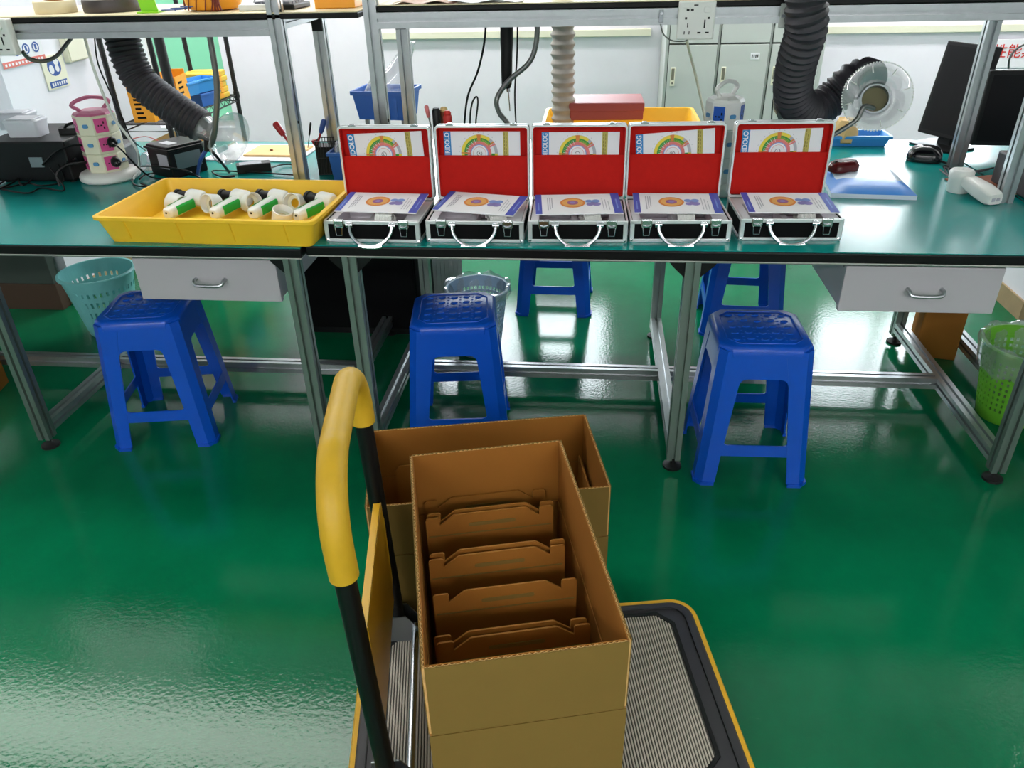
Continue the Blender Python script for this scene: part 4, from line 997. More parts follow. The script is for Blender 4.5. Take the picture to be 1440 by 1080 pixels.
# ducts
def duct(label, pts, r, m, rib, name='duct_hose'):
    e = thing(name, label, 'duct', pts[-1], 0); g = G(); g.tube(pts, r, 20, 8, rib=rib); g.build('hose', A[m], e, True, smooth=True); return e
dl = duct('black ribbed fume duct hanging over the left bench', [Vector((-1.60, 2.78, 1.75)), PY(158, -20, 2.78), PY(172, 55, 2.77), PY(195, 110, 2.76), PY(232, 143, 2.75), PY(284, 178, 2.74)], .057, 'duct', (.017, .004))
def horn(name_, e, M, prof, m, n=32):
    g = G(); g.lathe(prof, n=n, closed=True); g.bm.transform(M); o = g.build(name_, A[m], e, True, smooth=True); return o
p0, p1 = PY(282, 176, 2.74), PY(346, 206, 2.66)
d = (p1-p0).normalized(); q = d.to_track_quat('Z', 'Y').to_matrix().to_4x4()
horn('funnel', dl, T(*p0) @ q, [(.045, -.03), (.046, .02), (.044, .05), (.055, .09), (.080, .125), (.092, .135), (.095, .137), (.095, .141), (.090, .139), (.077, .128), (.052, .093), (.041, .05), (.043, .02), (.042, -.03)], 'glass').__setitem__('label', 'clear plastic funnel')
dr = duct('black ribbed fume duct at right curling up into a clear round hood', [Vector((.60, 2.42, 1.75)), PY(1138, -25, 2.42), PY(1134, 40, 2.44), PY(1120, 90, 2.50), PY(1116, 135, 2.58), PY(1138, 158, 2.66), PY(1168, 140, 2.70), PY(1196, 115, 2.70), PY(1215, 108, 2.70), PY(1222, 112, 2.66)], .054, 'duct', (.021, .0055))
hc = PY(1233, 136, 2.58)
d = (Vector((0, 0, H))-hc).normalized(); d = (d + Vector((.10, 0, .16))).normalized(); q = d.to_track_quat('Z', 'Y').to_matrix().to_4x4()
HM = T(*hc) @ q
hood = horn('hood', dr, HM, [(.040, -.065), (.042, -.045), (.052, -.03), (.080, -.008), (.097, .0), (.101, .001), (.101, .004), (.096, .004), (.078, -.004), (.050, -.026), (.038, -.045), (.036, -.065)], 'glass', 40); hood['label'] = 'clear plastic round hood'
g = G(); g.lathe([(.040, -.07), (.043, -.045), (.044, -.045), (.044, -.035), (.039, -.035), (.037, -.07)], n=28, closed=True); g.bm.transform(HM); g.build('throat_ring', A['steel'], hood, True, smooth=True)
g = G(); g.lathe([(.001, -.066), (.037, -.066), (.037, -.06), (.001, -.06)], n=20); g.bm.transform(HM); g.build('throat', mat('olive_metal', (96, 92, 62), .5, .3), hood, True)
g = G()
for k in range(72):
    a = 2*PI*k/72; g.ball((.1005*math.cos(a), .1005*math.sin(a), .003), .003, n=6)
g.bm.transform(HM); g.build('rim_beads', A['white'], hood, True, kind='stuff')
for k in range(8):
    a = 2*PI*k/8+.3; g = G(); g.cyl((.072*math.cos(a), .072*math.sin(a), .0), (.092*math.cos(a), .092*math.sin(a), .004), .0018, n=6); g.bm.transform(HM); g.build('rib', A['white'], hood, True)
g = G(); g.tube([PY(1160, 196, 2.56), PY(1185, 182, 2.565), PY(1205, 168, 2.57), PY(1215, 150, 2.575), HM @ Vector((.0, -.03, -.03))], .0075, 10, 5); g.build('support_arm', A['goose'], dr, True, smooth=True)
dw = duct('grey white ribbed duct hanging straight down behind the cases', [Vector((-.12, 3.0, 1.8)), Vector((-.12, 3.0, 1.4)), Vector((-.117, 3.0, 1.1)), Vector((-.112, 3.0, .85))], .040, 'ductw', (.032, .005))
g = G(); g.lathe([(.043, 0), (.044, .03), (.040, .03), (.039, 0)], (-.112, 3.0, .83), n=20, closed=True); g.build('collar', A['white'], dw, True)

# gooseneck arms and hanging things
e = thing('gooseneck_holder', 'grey gooseneck arm coming down from the left shelf to the bench', 'arm', (-1.42, 2.68, .7505), 0)
g = G(); g.tube([PY(293, 40, 2.62), PY(300, 80, 2.62), PY(305, 120, 2.62), PY(304, 165, 2.62), PY(300, 195, 2.63), PY(292, 208, 2.64), PY(286, 200, 2.64)], .010, 10, 6); g.build('neck', A['goose'], e, True, smooth=True)
g = G(); g.tube([PY(292, 208, 2.64), PY(282, 225, 2.64), PZ(278, 246, .765)], .007, 8, 5); g.build('leg', A['toolblue'], e, True, smooth=True)
g = G(); g.tube([PY(294, 208, 2.64), PY(308, 224, 2.64), PZ(322, 242, .762)], .005, 8, 5); g.build('leg', A['blackp'], e, True, smooth=True)
g = G(); g.cyl(PY(292, 212, 2.64), PY(292, 196, 2.64), .013, n=10); g.build('clamp', A['blackp'], e, True)
cable('grey gooseneck tube bending behind the second case', [PY(756, 20, 2.62), PY(754, 60, 2.62), PY(744, 88, 2.62), PY(716, 113, 2.62), PY(699, 138, 2.62), PY(702, 158, 2.60), PY(714, 174, 2.58), PY(725, 200, 2.56), PZ(732, 240, .76)], .0085, 'goose', 'tube', 'gooseneck_tube', n=10)
e = thing('electric_screwdriver', 'black electric screwdriver hanging from the shelf behind the second case', 'screwdriver', PY(716, 125, 2.68), 0)
g = G(); g.loft([[PY(712.5, y, 2.68)+Vector((r*math.cos(2*PI*k/16), r*math.sin(2*PI*k/16), 0)) for k in range(16)] for y, r in ((20, .021), (60, .021), (72, .019), (100, .0185), (118, .017), (124, .012))]); g.build('body', A['blackp'], e, True, smooth=True)
g = G(); g.cyl(PY(714, 122, 2.68), PY(715, 129, 2.68), .006, n=10); g.cyl(PY(715, 129, 2.68), PY(717, 156, 2.68), .0018, n=8); g.build('bit', A['chrome'], e, True)
cable('black cable hanging close beside the electric screwdriver', [PY(728, 20, 2.70), PY(727, 80, 2.70), PY(724, 130, 2.70), PY(726, 180, 2.7), PZ(730, 225, .757)], .003)
cable('black cable hanging left of the electric screwdriver', [PY(684, 20, 2.7), PY(681, 60, 2.7), PY(672, 100, 2.7), PY(658, 135, 2.7), PY(653, 175, 2.7), PZ(650, 225, .757)], .0038)
cable('thin grey looped probe cable behind the second case', [PZ(662, 225, .757), PY(661, 170, 2.75), PY(664, 145, 2.75), PY(670, 136, 2.75), PY(672, 145, 2.75), PY(669, 175, 2.75), PZ(668, 225, .757)], .003, 'blackp')
cable('black cable running down beside the right duct', [PY(1108, 35, 2.52), PY(1105, 80, 2.55), PY(1094, 120, 2.6), PY(1090, 150, 2.62), PY(1098, 170, 2.6), PZ(1110, 235, .757)], .0065, 'goose')
cable('thin black cable left of the right duct', [PY(1102, 60, 2.62), PY(1096, 110, 2.65), PY(1086, 150, 2.68), PZ(1084, 225, .757)], .0025)

# tools at the joint of the benches
e = thing('tool_holder', 'black wire tool basket behind the yellow tray', 'tool holder', (-.965, 2.79, .7505), .1)
g = G()
for k in range(9):
    x = -.04+.01*k
    for y in (-.035, .035): g.tube([(x, y, 0), (x+.012, y, .12)], .0016, 5, 0)
for k in range(8):
    y = -.035+.01*k
    for x in (-.04, .04): g.tube([(x, y, 0), (x, y, .12)], .0016, 5, 0)
for z in (.002, .06, .12): g.tube([(-.04, -.035, z), (.042, -.035, z), (.042, .035, z), (-.04, .035, z)], .0022, 6, 0, closed=True)
g.build('wire_mesh', A['rackm'], e, kind='stuff')
g = G(); g.box(-.038, .038, -.033, .033, .0, .10); g.build('lining', A['blackp'], e)
def tool(label, a, b, r, m, m2, Y):
    p, q = PY(*a, Y), PY(*b, Y); d = (q-p); e = thing('hand_tool', label, 'tool', p, 0)
    g = G(); g.lathe([(r*.6, 0), (r, d.length*.06), (r*.9, d.length*.4), (r*.75, d.length*.5)], p, d, 10); g.build('handle', A[m], e, True, smooth=True)
    g = G(); g.cyl(p+d*.5, q, r*.4, r*.3, n=8); g.build('shaft', A[m2], e, True, smooth=True)
tool('red handled screwdriver leaning left of the left bench post', (386, 172), (412, 208), .013, 'toolred', 'toolred', 2.80)
tool('blue handled pliers grip standing in the black wire basket', (456, 168), (446, 205), .010, 'toolblue', 'toolred', 2.79)
tool('dark red plier handle standing lower in the black wire basket', (441, 196), (446, 212), .009, 'toolred', 'steel', 2.77)
tool('thin black tweezers standing in the black wire basket', (437, 172), (433, 208), .004, 'blackp', 'blackp', 2.79)
def bin_(label, loc, rz, wx, dy, hh, m, name='storage_bin'):
    e = thing(name, label, 'bin', loc, rz); t = .004; k = .88
    def rc(f, z, i=0): return [Vector((x, y, z)) for x, y in ((-wx/2*f+i, -dy/2*f+i), (wx/2*f-i, -dy/2*f+i), (wx/2*f-i, dy/2*f-i), (-wx/2*f+i, dy/2*f-i))]
    g = G(); g.loft([rc(k, 0), rc(1, hh), rc(1, hh, t), rc(k, .005, t)]); g.build('body', A[m], e)
    g = G(); R0, R1 = rc(1, hh-.012, -.006), rc(1, hh, -.006); g.loft([R0, R1, rc(1, hh, .003), rc(1, hh-.012, .001)], closed=True); g.build('rim', A[m], e, bevel=.0015)
    return e
b = bin_('small blue bin with white bag beside first case, behind the yellow tray', (-.86, 2.73, .7505), .0, .14, .12, .10, 'bluebin')
rn = random.Random(9)
def bag(parent, c, rx, ry, rz_, m='film', nm='plastic_bag'):
    g = G(); n = 18
    g.loft([[Vector((c[0]+(f*rx+rn.uniform(-.008, .008))*math.cos(2*PI*k/n), c[1]+(f*ry+rn.uniform(-.008, .008))*math.sin(2*PI*k/n), c[2]+z*rz_+rn.uniform(-.005, .005))) for k in range(n)] for f, z in ((.85, -.3), (1, .1), (.95, .45), (.7, .8), (.3, 1))])
    return g.build(nm, A[m], parent, smooth=True)
bag(b, (0, 0, .09), .065, .055, .05)
e = thing('bin_stand', 'blue bin raised on two grey legs behind the post above the first case', 'bin stand', (-.775, 2.97, .7505), -.12)
g = G(); wx, dy, zb = .105, .08, .165
def rc(f, z, i=0): return [Vector((x, y, z)) for x, y in ((-wx*f+i, -dy*f+i), (wx*f-i, -dy*f+i), (wx*f-i, dy*f-i), (-wx*f+i, dy*f-i))]
g.loft([rc(.86, zb), rc(1, zb+.10), rc(1, zb+.10, .004), rc(.86, zb+.006, .004)]); g.build('bin', A['bluebin'], e)
g = G(); g.loft([rc(1.05, zb+.088), rc(1.05, zb+.102), rc(.97, zb+.102), rc(.98, zb+.088)], closed=True); g.build('rim', A['bluebin'], e)
for k in range(3):
    g = G(); g.box(.03+.03*k-.005, .03+.03*k+.005, -dy*.93-.003, -dy*.93+.002, zb+.01, zb+.085); g.build('rib', A['bluebin'], e)
for x in (-.07, .075):
    g = G(); g.box(x-.007, x+.007, -.05, -.036, 0, zb+.001); g.box(x-.007, x+.007, .036, .05, 0, zb+.001); g.box(x-.007, x+.007, -.05, .05, 0, .006); g.build('leg', A['steel'], e)
bg_ = G(); pts = []
bg_.loft([[Vector((x+dx*math.cos(2*PI*k/10)+rn.uniform(-.006, .006), dx*.7*math.sin(2*PI*k/10), z)) for k in range(10)] for x, z, dx in ((0, zb+.09, .09), (.02, zb+.13, .085), (.055, zb+.17, .05), (.085, zb+.215, .03), (.11, zb+.26, .018))])
o = bg_.build('plastic_bag', A['film'], None, smooth=True); o.location = (-.775, 2.97, .7505); o.rotation_euler = (0, 0, -.12); tag(o, 'clear plastic bag standing out of the raised blue bin', 'bag')
# little cluster behind the joint of the first two cases
def small(name, label, cat, px_, py_, Y, prof, m, ax=(0, 0, 1)):
    p = PY(px_, py_, Y); e = thing(name, label, cat, (p.x, p.y, .7505), 0)
    g = G(); zz = p.z-.7505; g.lathe([(r, zz*f) for r, f in prof], n=14, ax=(0, 0, 1)); o = g.build('body', A[m], e, smooth=True); return e, zz
e, z = small('spray_can', 'black bottle standing behind the joint of first and second cases', 'bottle', 613, 153, 2.45, [(.012, 0), (.012, .5), (.013, .98), (.010, 1)], 'blackp')
g = G(); g.lathe([(.010, z-.005), (.010, z+.002)], n=12); g.build('cap', A['blackr'], e)
e, z = small('glue_bottle', 'brown glue bottle with cream cap behind the second case', 'bottle', 624, 155, 2.47, [(.013, 0), (.013, .8), (.012, .98), (.009, 1)], 'brown')
g = G(); g.lathe([(.011, z-.004), (.012, z+.004), (.008, z+.010)], n=12); g.build('cap', A['wood'], e)
e, z = small('glue_stick', 'red round topped bottle behind the second case', 'bottle', 629, 158, 2.42, [(.012, 0), (.013, .85), (.014, .95), (.008, 1)], 'signred')
g = G(); g.ball((0, 0, z-.004), .012, n=10); g.build('cap', A['signred'], e, smooth=True)
tool('red and white striped pliers leaning behind the first case', (599, 148), (607, 182), .007, 'pred', 'steel', 2.45)

# right part of the middle bench
p = PZ(1205, 262, .76)
e = thing('bubble_mailer', 'blue and white plastic packet under the red mouse', 'packet', (.905, 2.665, .7505), -.08)
g = G(); rn = random.Random(5); nx, ny = 11, 11; grid = []
for j in range(ny):
    for i in range(nx):
        u, v = i/(nx-1)*2-1, j/(ny-1)*2-1
        grid.append(((u*.125*(1-.03*v)), v*.165, .014+.022*(1-abs(u)**6)*(1-abs(v)**6)+rn.uniform(0, .003)*(abs(u) < 1 and abs(v) < 1)))
vs = [g.bm.verts.new(p_) for p_ in grid]; vb = [g.bm.verts.new((x, y, .0)) for x, y, z in grid]
for j in range(ny-1):
    for i in range(nx-1):
        a = j*nx+i; f = g.bm.faces.new((vs[a], vs[a+1], vs[a+nx+1], vs[a+nx])); f.material_index = 1 if (j < 3 or i < 1) else 0
        g.bm.faces.new((vb[a], vb[a+nx], vb[a+nx+1], vb[a+1]))
for i in range(nx-1):
    for r0_, r1_ in (((i), (i+1)), ((ny-1)*nx+i, (ny-1)*nx+i+1)): g.bm.faces.new((vs[r0_], vs[r1_], vb[r1_], vb[r0_]))
for j in range(ny-1):
    for r0_, r1_ in ((j*nx, (j+1)*nx), (j*nx+nx-1, (j+1)*nx+nx-1)): g.bm.faces.new((vs[r0_], vs[r1_], vb[r1_], vb[r0_]))
g.build('packet', [mat('shiny_film_white', (214, 226, 240), .32), mat('shiny_film_blue', (56, 138, 226), .34)], e, smooth=True)
e = thing('computer_mouse', 'dark red and black computer mouse on the blue and white packet', 'mouse', (.845, 2.705, .7872), -1.1)
g = G(); g.loft([[Vector((x*f, y*f, z)) for x, y in rrect(-.033, .033, -.055, .055, .03, 6)] for f, z in ((.96, 0), (1, .008), (.98, .018), (.85, .028), (.6, .034), (.25, .036))]); g.build('shell', mat('dark_red_gloss', (88, 14, 18), .2), e, smooth=True)
g = G(); g.loft([[Vector((x*f, y*f*.9+.004, z)) for x, y in rrect(-.02, .02, -.05, .05, .018, 5)] for f, z in ((1, .026), (.9, .0335), (.6, .0368), (.2, .0378))]); g.build('back', A['blackp'], e, smooth=True)
g = G(); g.cyl((-.004, -.035, .029), (.004, -.035, .029), .008, n=12); g.build('wheel', A['blackr'], e)
e = thing('computer_mouse', 'black computer mouse with cables beside the right rear post', 'mouse', (1.215, 2.99, .7505), -.4)
g = G(); g.loft([[Vector((x*f, y*f, z)) for x, y in rrect(-.06, .06, -.05, .05, .035, 6)] for f, z in ((.96, 0), (1, .01), (.95, .028), (.75, .044), (.45, .052), (.15, .054))]); g.build('shell', mat('black_gloss', (14, 14, 18), .15), e, smooth=True)
g = G(); g.tube([(.05, -.03, .01), (.08, -.05, .006), (.07, -.09, .004), (.10, -.12, .004)], .004, 6, 5); g.build('cord', A['blackp'], e, smooth=True)
for k in range(3):
    cable('%s black cable of the loose bundle at the right rear post foot' % ('left', 'middle', 'right')[k], [PZ(1322+5*k, 238-3*k, .757), PZ(1332+3*k, 246+2*k, .757), PZ(1345, 250-2*k, .757), PZ(1362-4*k, 244, .760), PZ(1385+6*k, 240-2*k, .757)], .003, group='cables at the right rear post')
e = thing('brown_mat', 'brown sheet lying between the two right posts', 'mat', (1.335, 2.665, .7505), .28)
g = G(); g.box(-.12, .13, -.10, .10, 0, .004); g.build('sheet', A['brown'], e, bevel=.001)
g = G(); g.box(-.12, .13, -.106, -.10, 0, .004); g.build('edge', A['wood'], e)
e = thing('handheld_scope', 'white handheld scope lying alone on the right of the middle bench', 'scope', PZ(1346, 269, .7505), .72)
e.scale = (1.22, 1.22, 1.22)
g = G(); g.lathe([(.026, 0), (.028, .003), (.0285, .034), (.030, .036), (.0305, .052), (.026, .058), (.01, .059)], (0, 0, 0), n=22); g.build('head', A['white'], e, smooth=True)
g = G(); R = lambda x, w_, z0, z1: [Vector((x, y, z)) for y, z in rrect(-w_, w_, z0, z1, .007, 3)]
M = RZ(-1.95)
g.loft([[M @ v for v in R(x, w_, z0, z1)] for x, w_, z0, z1 in ((.018, .017, .022, .050), (.045, .021, .014, .046), (.085, .025, .006, .040), (.118, .024, .0, .031), (.128, .019, .002, .027))]); g.build('handle', A['white'], e, smooth=True)
g = G(); g.box(-.004, .004, -.002, .002, .0588, .0598); g.build('button', A['pgrey'], e)
g = G(); 
for k in range(2): g.box(.127, .1295, -.012+.014*k, -.003+.014*k, .010, .018, M)
g.build('ports', A['pgrey'], e, kind='stuff')
e = thing('instrument', 'dark grey instrument at the right edge of the picture beside front post', 'instrument', (1.40, 2.55, .7505), .1)
g = G(); g.box(-.07, .25, -.14, .14, .008, .11); g.build('body', A['deck'], e, bevel=.006)
g = G(); g.box(-.075, .255, -.15, -.14, .0, .05); g.build('front_bezel', A['steel'], e, bevel=.002)
for k in range(3):
    g = G(); g.cyl((-.04+.03*k, -.151, .07), (-.04+.03*k, -.14, .07), .009, n=10); g.build('knob', A['chrome'], e)
def monitor(label, c, rz, wd, hh, tilt=0.):
    e = thing('monitor', label, 'monitor', c, rz)
    M = T(0, 0, .035) @ RX(tilt)
    g = G(); g.box(-wd/2, wd/2, -.012, .018, 0, hh, M); g.build('housing', A['blackp'], e, bevel=.004)
    g = G(); g.box(-wd/2+.014, wd/2-.014, -.0128, -.0119, .016, hh-.014, M); g.build('screen', mat('dark_screen', (5, 5, 9), .4, 0, .2), e)
    g = G(); g.box(-.03, .03, .018, .045, -.03, hh*.45, M); g.build('stand', A['blackp'], e, bevel=.003)
    g = G(); g.prism(rrect(-.10, .10, -.07, .09, .03, 4), 0, .008); g.build('foot', A['blackp'], e, bevel=.002)
monitor('black monitor standing left of the right rear post', (1.345, 3.20, .7505), -1.12, .22, .335, -.14)
monitor('large black monitor behind the right rear post, at the right edge', (1.72, 3.06, .7505), -.06, .64, .262)
p = PZ(1195, 194, .752)
bin_('light blue open tray at the rear of the middle bench under the clear hood', (1.03, 3.245, .7505), .0, .25, .11, .042, 'skybin', 'flat_tray')
e = thing('cloth', 'small crumpled tan cloth in the light blue tray', 'cloth', (.99, 3.235, .757), .4)
rn = random.Random(8); g = G()
g.loft([[Vector(((r+rn.uniform(-.01, .01))*math.cos(2*PI*k/14), (r+rn.uniform(-.01, .01))*math.sin(2*PI*k/14), z+rn.uniform(0, .012))) for k in range(14)] for r, z in ((.05, 0), (.055, .04), (.035, .08), (.012, .09))]); g.build('fold', A['wood'], e, smooth=True)

# sockets on the shelf beams
def socket(label, c, wd, hh, dp):
    e = thing('wall_socket', label, 'socket', c, 0)
    g = G(); g.box(-wd/2, wd/2, -dp, 0, -hh/2, hh/2); g.build('plate', A['white'], e, bevel=.004)
    g = G()
    for x, z, a, b in ((-.026, .028, .004, .003), (-.014, .028, .004, .003), (-.004, .040, .006, .0016), (-.030, .006, .003, .003), (.034, .006, .003, .003), (-.024, -.012, .0013, .006), (-.032, -.032, .0013, .004), (-.018, -.032, .0013, .004), (.024, -.004, .002, .006), (.024, -.014, .002, .006), (.010, -.032, .005, .0022), (.033, -.032, .005, .0022)):
        k = wd/.105
        g.box((x-a)*k, (x+a)*k, -dp-.0006, -dp+.0005, (z-b)*k, (z+b)*k)
    g.build('socket_holes', A['blackp'], e, kind='stuff')
    g = G(); g.prism(rrect(.018, .038, .020, .036, .007, 4), -dp-.004, -dp+.001, 'y'); g.build('switch', A['white'], e, bevel=.001)
    return e
socket('white socket plate on the shelf beam left of the right duct', (.283, 2.462, 1.278), .104, .100, .014)
socket('white surface socket box on the left shelf beam at the picture edge', (-1.845, 2.438, 1.262), .112, .104, .030)
cable('beige cable from the middle socket plate past the lockers down', [PY(968, 54, 2.46), PY(967, 62, 2.48), PY(978, 105, 2.6), PY(988, 150, 2.68), PY(992, 175, 2.7), PZ(996, 232, .757)], .004, 'ivory')
cable('thin grey cord hooked from shelf clip to the middle socket plate', [PY(929, 34, 2.458), PY(933, 48, 2.455), PY(945, 57, 2.455), PY(962, 58, 2.455), PY(968, 54, 2.458)], .0022, 'goose')
e = thing('cable_clip', 'small steel clip screwed to the middle shelf beam', 'clip', PY(930, 22, 2.462), 0)
g = G(); g.box(-.006, .006, -.004, .002, -.018, .014); g.build('plate', A['steel'], e, bevel=.001)
g = G(); g.cyl((0, -.006, .006), (0, -.002, .006), .004, n=8); g.build('screw', A['chrome'], e)
cable('beige grey conduit looping from the left socket box', [PY(32, 73, 2.45), PY(42, 83, 2.47), PY(60, 86, 2.5), PY(78, 80, 2.54), PY(92, 64, 2.58), PY(104, 48, 2.62)], .0065, 'goose')
e = thing('bracket_box', 'small white box hanging under the right end of middle shelf beam', 'box', PY(1107, 22, 2.47), 0)
g = G(); g.box(-.022, .02, -.008, 0, -.032, .032); g.build('body', A['locker'], e, bevel=.002)
g = G(); g.box(-.018, .016, -.010, -.008, -.004, .004); g.build('strap', A['steel'], e)

# ================================================================ ON THE SHELVES
SZ = 1.3172
e = thing('tape_roll', 'large roll with black band and cream core on left shelf', 'roll', (-1.545, 2.60, SZ), 0)
g = G(); g.lathe([(.05, 0), (.088, 0), (.090, .003), (.090, .033), (.088, .036), (.05, .036)], n=32, closed=True); g.build('band', mat('brown_black_tape', (66, 58, 60), .4), e, smooth=True)
g = G(); g.lathe([(.045, .0), (.051, .0), (.051, .05), (.045, .05)], n=28, closed=True); g.build('core', A['cream'], e, smooth=True)
e = thing('tape_roll', 'cream tape roll left of the black banded roll on left shelf', 'roll', (-1.72, 2.565, SZ), 0)
g = G(); g.lathe([(.03, 0), (.06, 0), (.062, .003), (.062, .032), (.06, .035), (.03, .035)], n=28, closed=True); g.build('tape', A['cream'], e, smooth=True)
g = G(); g.lathe([(.028, .0), (.031, .0), (.031, .036), (.028, .036)], n=24, closed=True); g.build('core', A['card'], e, smooth=True)
e = thing('lime_holder', 'lime green upright strip standing on left shelf', 'holder', (-1.372, 2.515, SZ), .1)
g = G(); g.box(-.032, .02, -.004, .004, .002, .16, RY(-.12)); g.build('strip', A['lime'], e, bevel=.002)
g = G(); g.box(-.036, .03, -.03, .03, 0, .004); g.build('foot', A['lime'], e)
e = thing('orange_drum', 'orange drum wound with brown wire on left shelf', 'drum', (-1.20, 2.585, SZ), 0)
g = G(); g.lathe([(.05, 0), (.075, .004), (.085, .02), (.088, .05), (.08, .08), (.06, .1)], n=28); g.build('body', A['orange'], e, smooth=True)
g = G()
for k in range(6):
    a = -2.9+.36*k; g.tube([((.086+.004*math.sin(3*t+k))*math.cos(a+.25*t), (.086+.004)*math.sin(a+.25*t), .004+.09*t) for t in [i/8 for i in range(9)]], .002, 5, 2)
for k in range(4): g.tube([(.03+.01*k, -.088, .004), (.04+.006*k, -.094, .03), (.035+.01*k, -.088, .07)], .003, 6, 4)
g.build('wire', mat('brown_wire', (120, 40, 24), .4), e, smooth=True, kind='stuff')
e = thing('wire_coil', 'thin grey wire coil between lime strip and orange drum', 'wire', (-1.315, 2.53, SZ), 0)
g = G(); g.tube([(.03*math.cos(t*1.2)-.02+.006*t, .02*math.sin(t*1.2), .003+.0008*t) for t in range(24)], .0018, 5, 3); g.build('coil', A['toolblue'], e, smooth=True)
e = thing('white_adapter', 'flat white adapter with wires next to the orange drum', 'adapter', (-1.03, 2.55, SZ), .12)
g = G(); g.box(-.062, .055, -.045, .04, 0, .018); g.build('body', A['white'], e, bevel=.004)
g = G(); g.tube([(-.03, .02, .018), (-.02, .03, .035), (.01, .02, .03), (.03, .03, .034), (.05, .02, .019)], .0025, 6, 5); g.build('wire', A['pgrey'], e, smooth=True)
e = thing('keyboard', 'dark grey keyboard end beside the left front post on the shelf', 'keyboard', (-.985, 2.58, SZ), -.04)
g = G(); g.box(-.062, .07, -.06, .08, 0, .016); g.build('base', A['blackp'], e, bevel=.004)
for i in range(5):
    for j in range(5):
        g = G(); g.loft([[Vector((-.048+.0235*i+x*f, -.045+.0255*j+y*f, z)) for x, y in rrect(-.0105, .0105, -.0115, .0115, .002, 2)] for f, z in ((1, .016), (.86, .023))]); g.build('key', mat('grey_key', (92, 94, 104), .5), e)
e = thing('orange_box', 'orange cardboard box on left shelf between the two front posts', 'box', (-.80, 2.60, SZ), .05)
g = G(); g.box(-.065, .06, -.05, .06, 0, .07); g.build('body', A['orange'], e, bevel=.002)
g = G(); g.box(-.066, -.03, -.0512, .06, .0705, .0712); g.build('label', A['paper'], e)
for k, (x0, x1, m, lab) in enumerate([(-.60, -.42, 'pred', 'brownish paper sheet at left on middle shelf'), (-.44, -.22, 'paper', 'white paper sheet on middle shelf beside the brownish sheet')]):
    e = thing('paper_sheet', lab, 'paper', ((x0+x1)/2, 2.575, 1.3302+.001*k), .05*k)
    g = G(); n = 10; wd = (x1-x0)/2
    g.loft([[Vector((-wd+2*wd*i/n, y, z+.003+.004*math.sin(i*1.1+k))) for y, z in ((-.10, 0), (.12, 0), (.12, .0012), (-.10, .0012))] for i in range(n+1)]); g.build('sheet', mat('tan_paper', (190, 150, 132), .6) if k == 0 else A['paper'], e)

# ================================================================ BACK OF THE ROOM
lk = thing('locker', 'grey steel locker with three doors per row against the rear wall', 'locker', (.905, 5.38, 0), 0)
g = G(); g.box(.43, 1.385, 5.21, 5.58, .06, 1.82); g.build('carcass', A['locker'], lk, True, bevel=.003)
g = G(); g.box(.44, 1.375, 5.23, 5.57, 0, .06); g.build('plinth', A['lockdark'], lk, True)
for r, (z0, z1) in enumerate(((.09, .893), (.903, 1.79))):
    for k in range(3):
        x0 = .452+.309*k; x1 = x0+.290
        g = G(); g.box(x0-.004, x1+.004, 5.207, 5.211, z0-.004, z1+.004); g.build('door_gap', A['lockdark'], lk, True)
        g = G(); g.box(x0, x1, 5.192, 5.21, z0, z1); d = g.build('door', A['locker'], lk, True, bevel=.002)
        zc = (z0+z1)/2+.22 if r == 0 else z0+.2
        g = G(); g.box(x0+.018, x0+.046, 5.188, 5.193, zc-.055, zc+.055); g.build('handle_plate', A['signcream'], d, True, bevel=.001)
        g = G(); g.box(x0+.023, x0+.041, 5.186, 5.189, zc-.018, zc+.048); g.cyl((x0+.032, 5.184, zc-.038), (x0+.032, 5.19, zc-.038), .006, n=10); g.build('handle_recess', mat('dull_recess', (120, 116, 100), .5), d, True)
        if r == 0 and k == 1:
            g = G(); g.box(x0+.185, x0+.24, 5.190, 5.192, z1-.085, z1-.05); g.build('name_sticker', A['paper'], d, True)
            g = G()
            for q in range(4): g.box(x0+.192+.011*q, x0+.198+.011*q, 5.1893, 5.19, z1-.078+.004*(q % 2), z1-.058)
            g.build('sticker_writing', A['pdk'], d, True, kind='stuff')
tx = text('sign_lettering', '\u6027\u80fd\u5f02\u5e38', .088, A['signred'], None, T(2.70, 5.575, .785) @ RX(PI/2), .001)
e = thing('wall_sign', 'white sign with red Chinese characters on rear wall at right edge', 'sign', (2.70, 5.585, .76), 0)
tx.parent = e; tx.data.transform(wm(e).inverted())
g = G(); g.box(2.46, 3.0, 5.578, 5.597, .69, .86); g.build('board', A['paper'], e, True, bevel=.002)
cable('thin dark cable arching in front of the red lettered sign', [PY(1448, 60, 3.3), PY(1432, 67, 3.3), PY(1420, 82, 3.3), PY(1418, 108, 3.3), PY(1419, 130, 3.15)], .004, 'goose')

# signs on the left pillar, facing +x
def psign(name, label, cat, y0, y1, z0, z1, m):
    e = thing(name, label, cat, (-2.468, (y0+y1)/2, (z0+z1)/2), PI/2)      # local x runs along +Y, -y faces the room
    W2, H2 = (y1-y0)/2, (z1-z0)/2
    g = G(); g.box(-W2, W2, -.004, .0, -H2, H2); g.build('board', A[m], e); return e, W2, H2
def disc_(cx, cz, rx, rz_, d, n=18): return [Vector((cx+rx*math.cos(2*PI*k/n), -d, cz+rz_*math.sin(2*PI*k/n))) for k in range(n)]
e, W2, H2 = psign('safety_sign', 'cream safety sign with blue foot symbol on the left pillar', 'sign', 3.46, 3.62, .935, 1.075, 'signcream')
g = G(); g.face(disc_(0, .022, W2*.62, .040, .0045)); g.build('blue_disc', A['signblue'], e)
for k, (cx, cz, rx, rz_) in enumerate([(.02, .038, .018, .013), (.018, .012, .014, .016), (-.024, .012, .017, .02)]):
    g = G(); g.face(disc_(cx, cz, rx, rz_, .0052, 12)); g.build('foot_mark', A['paper'], e)
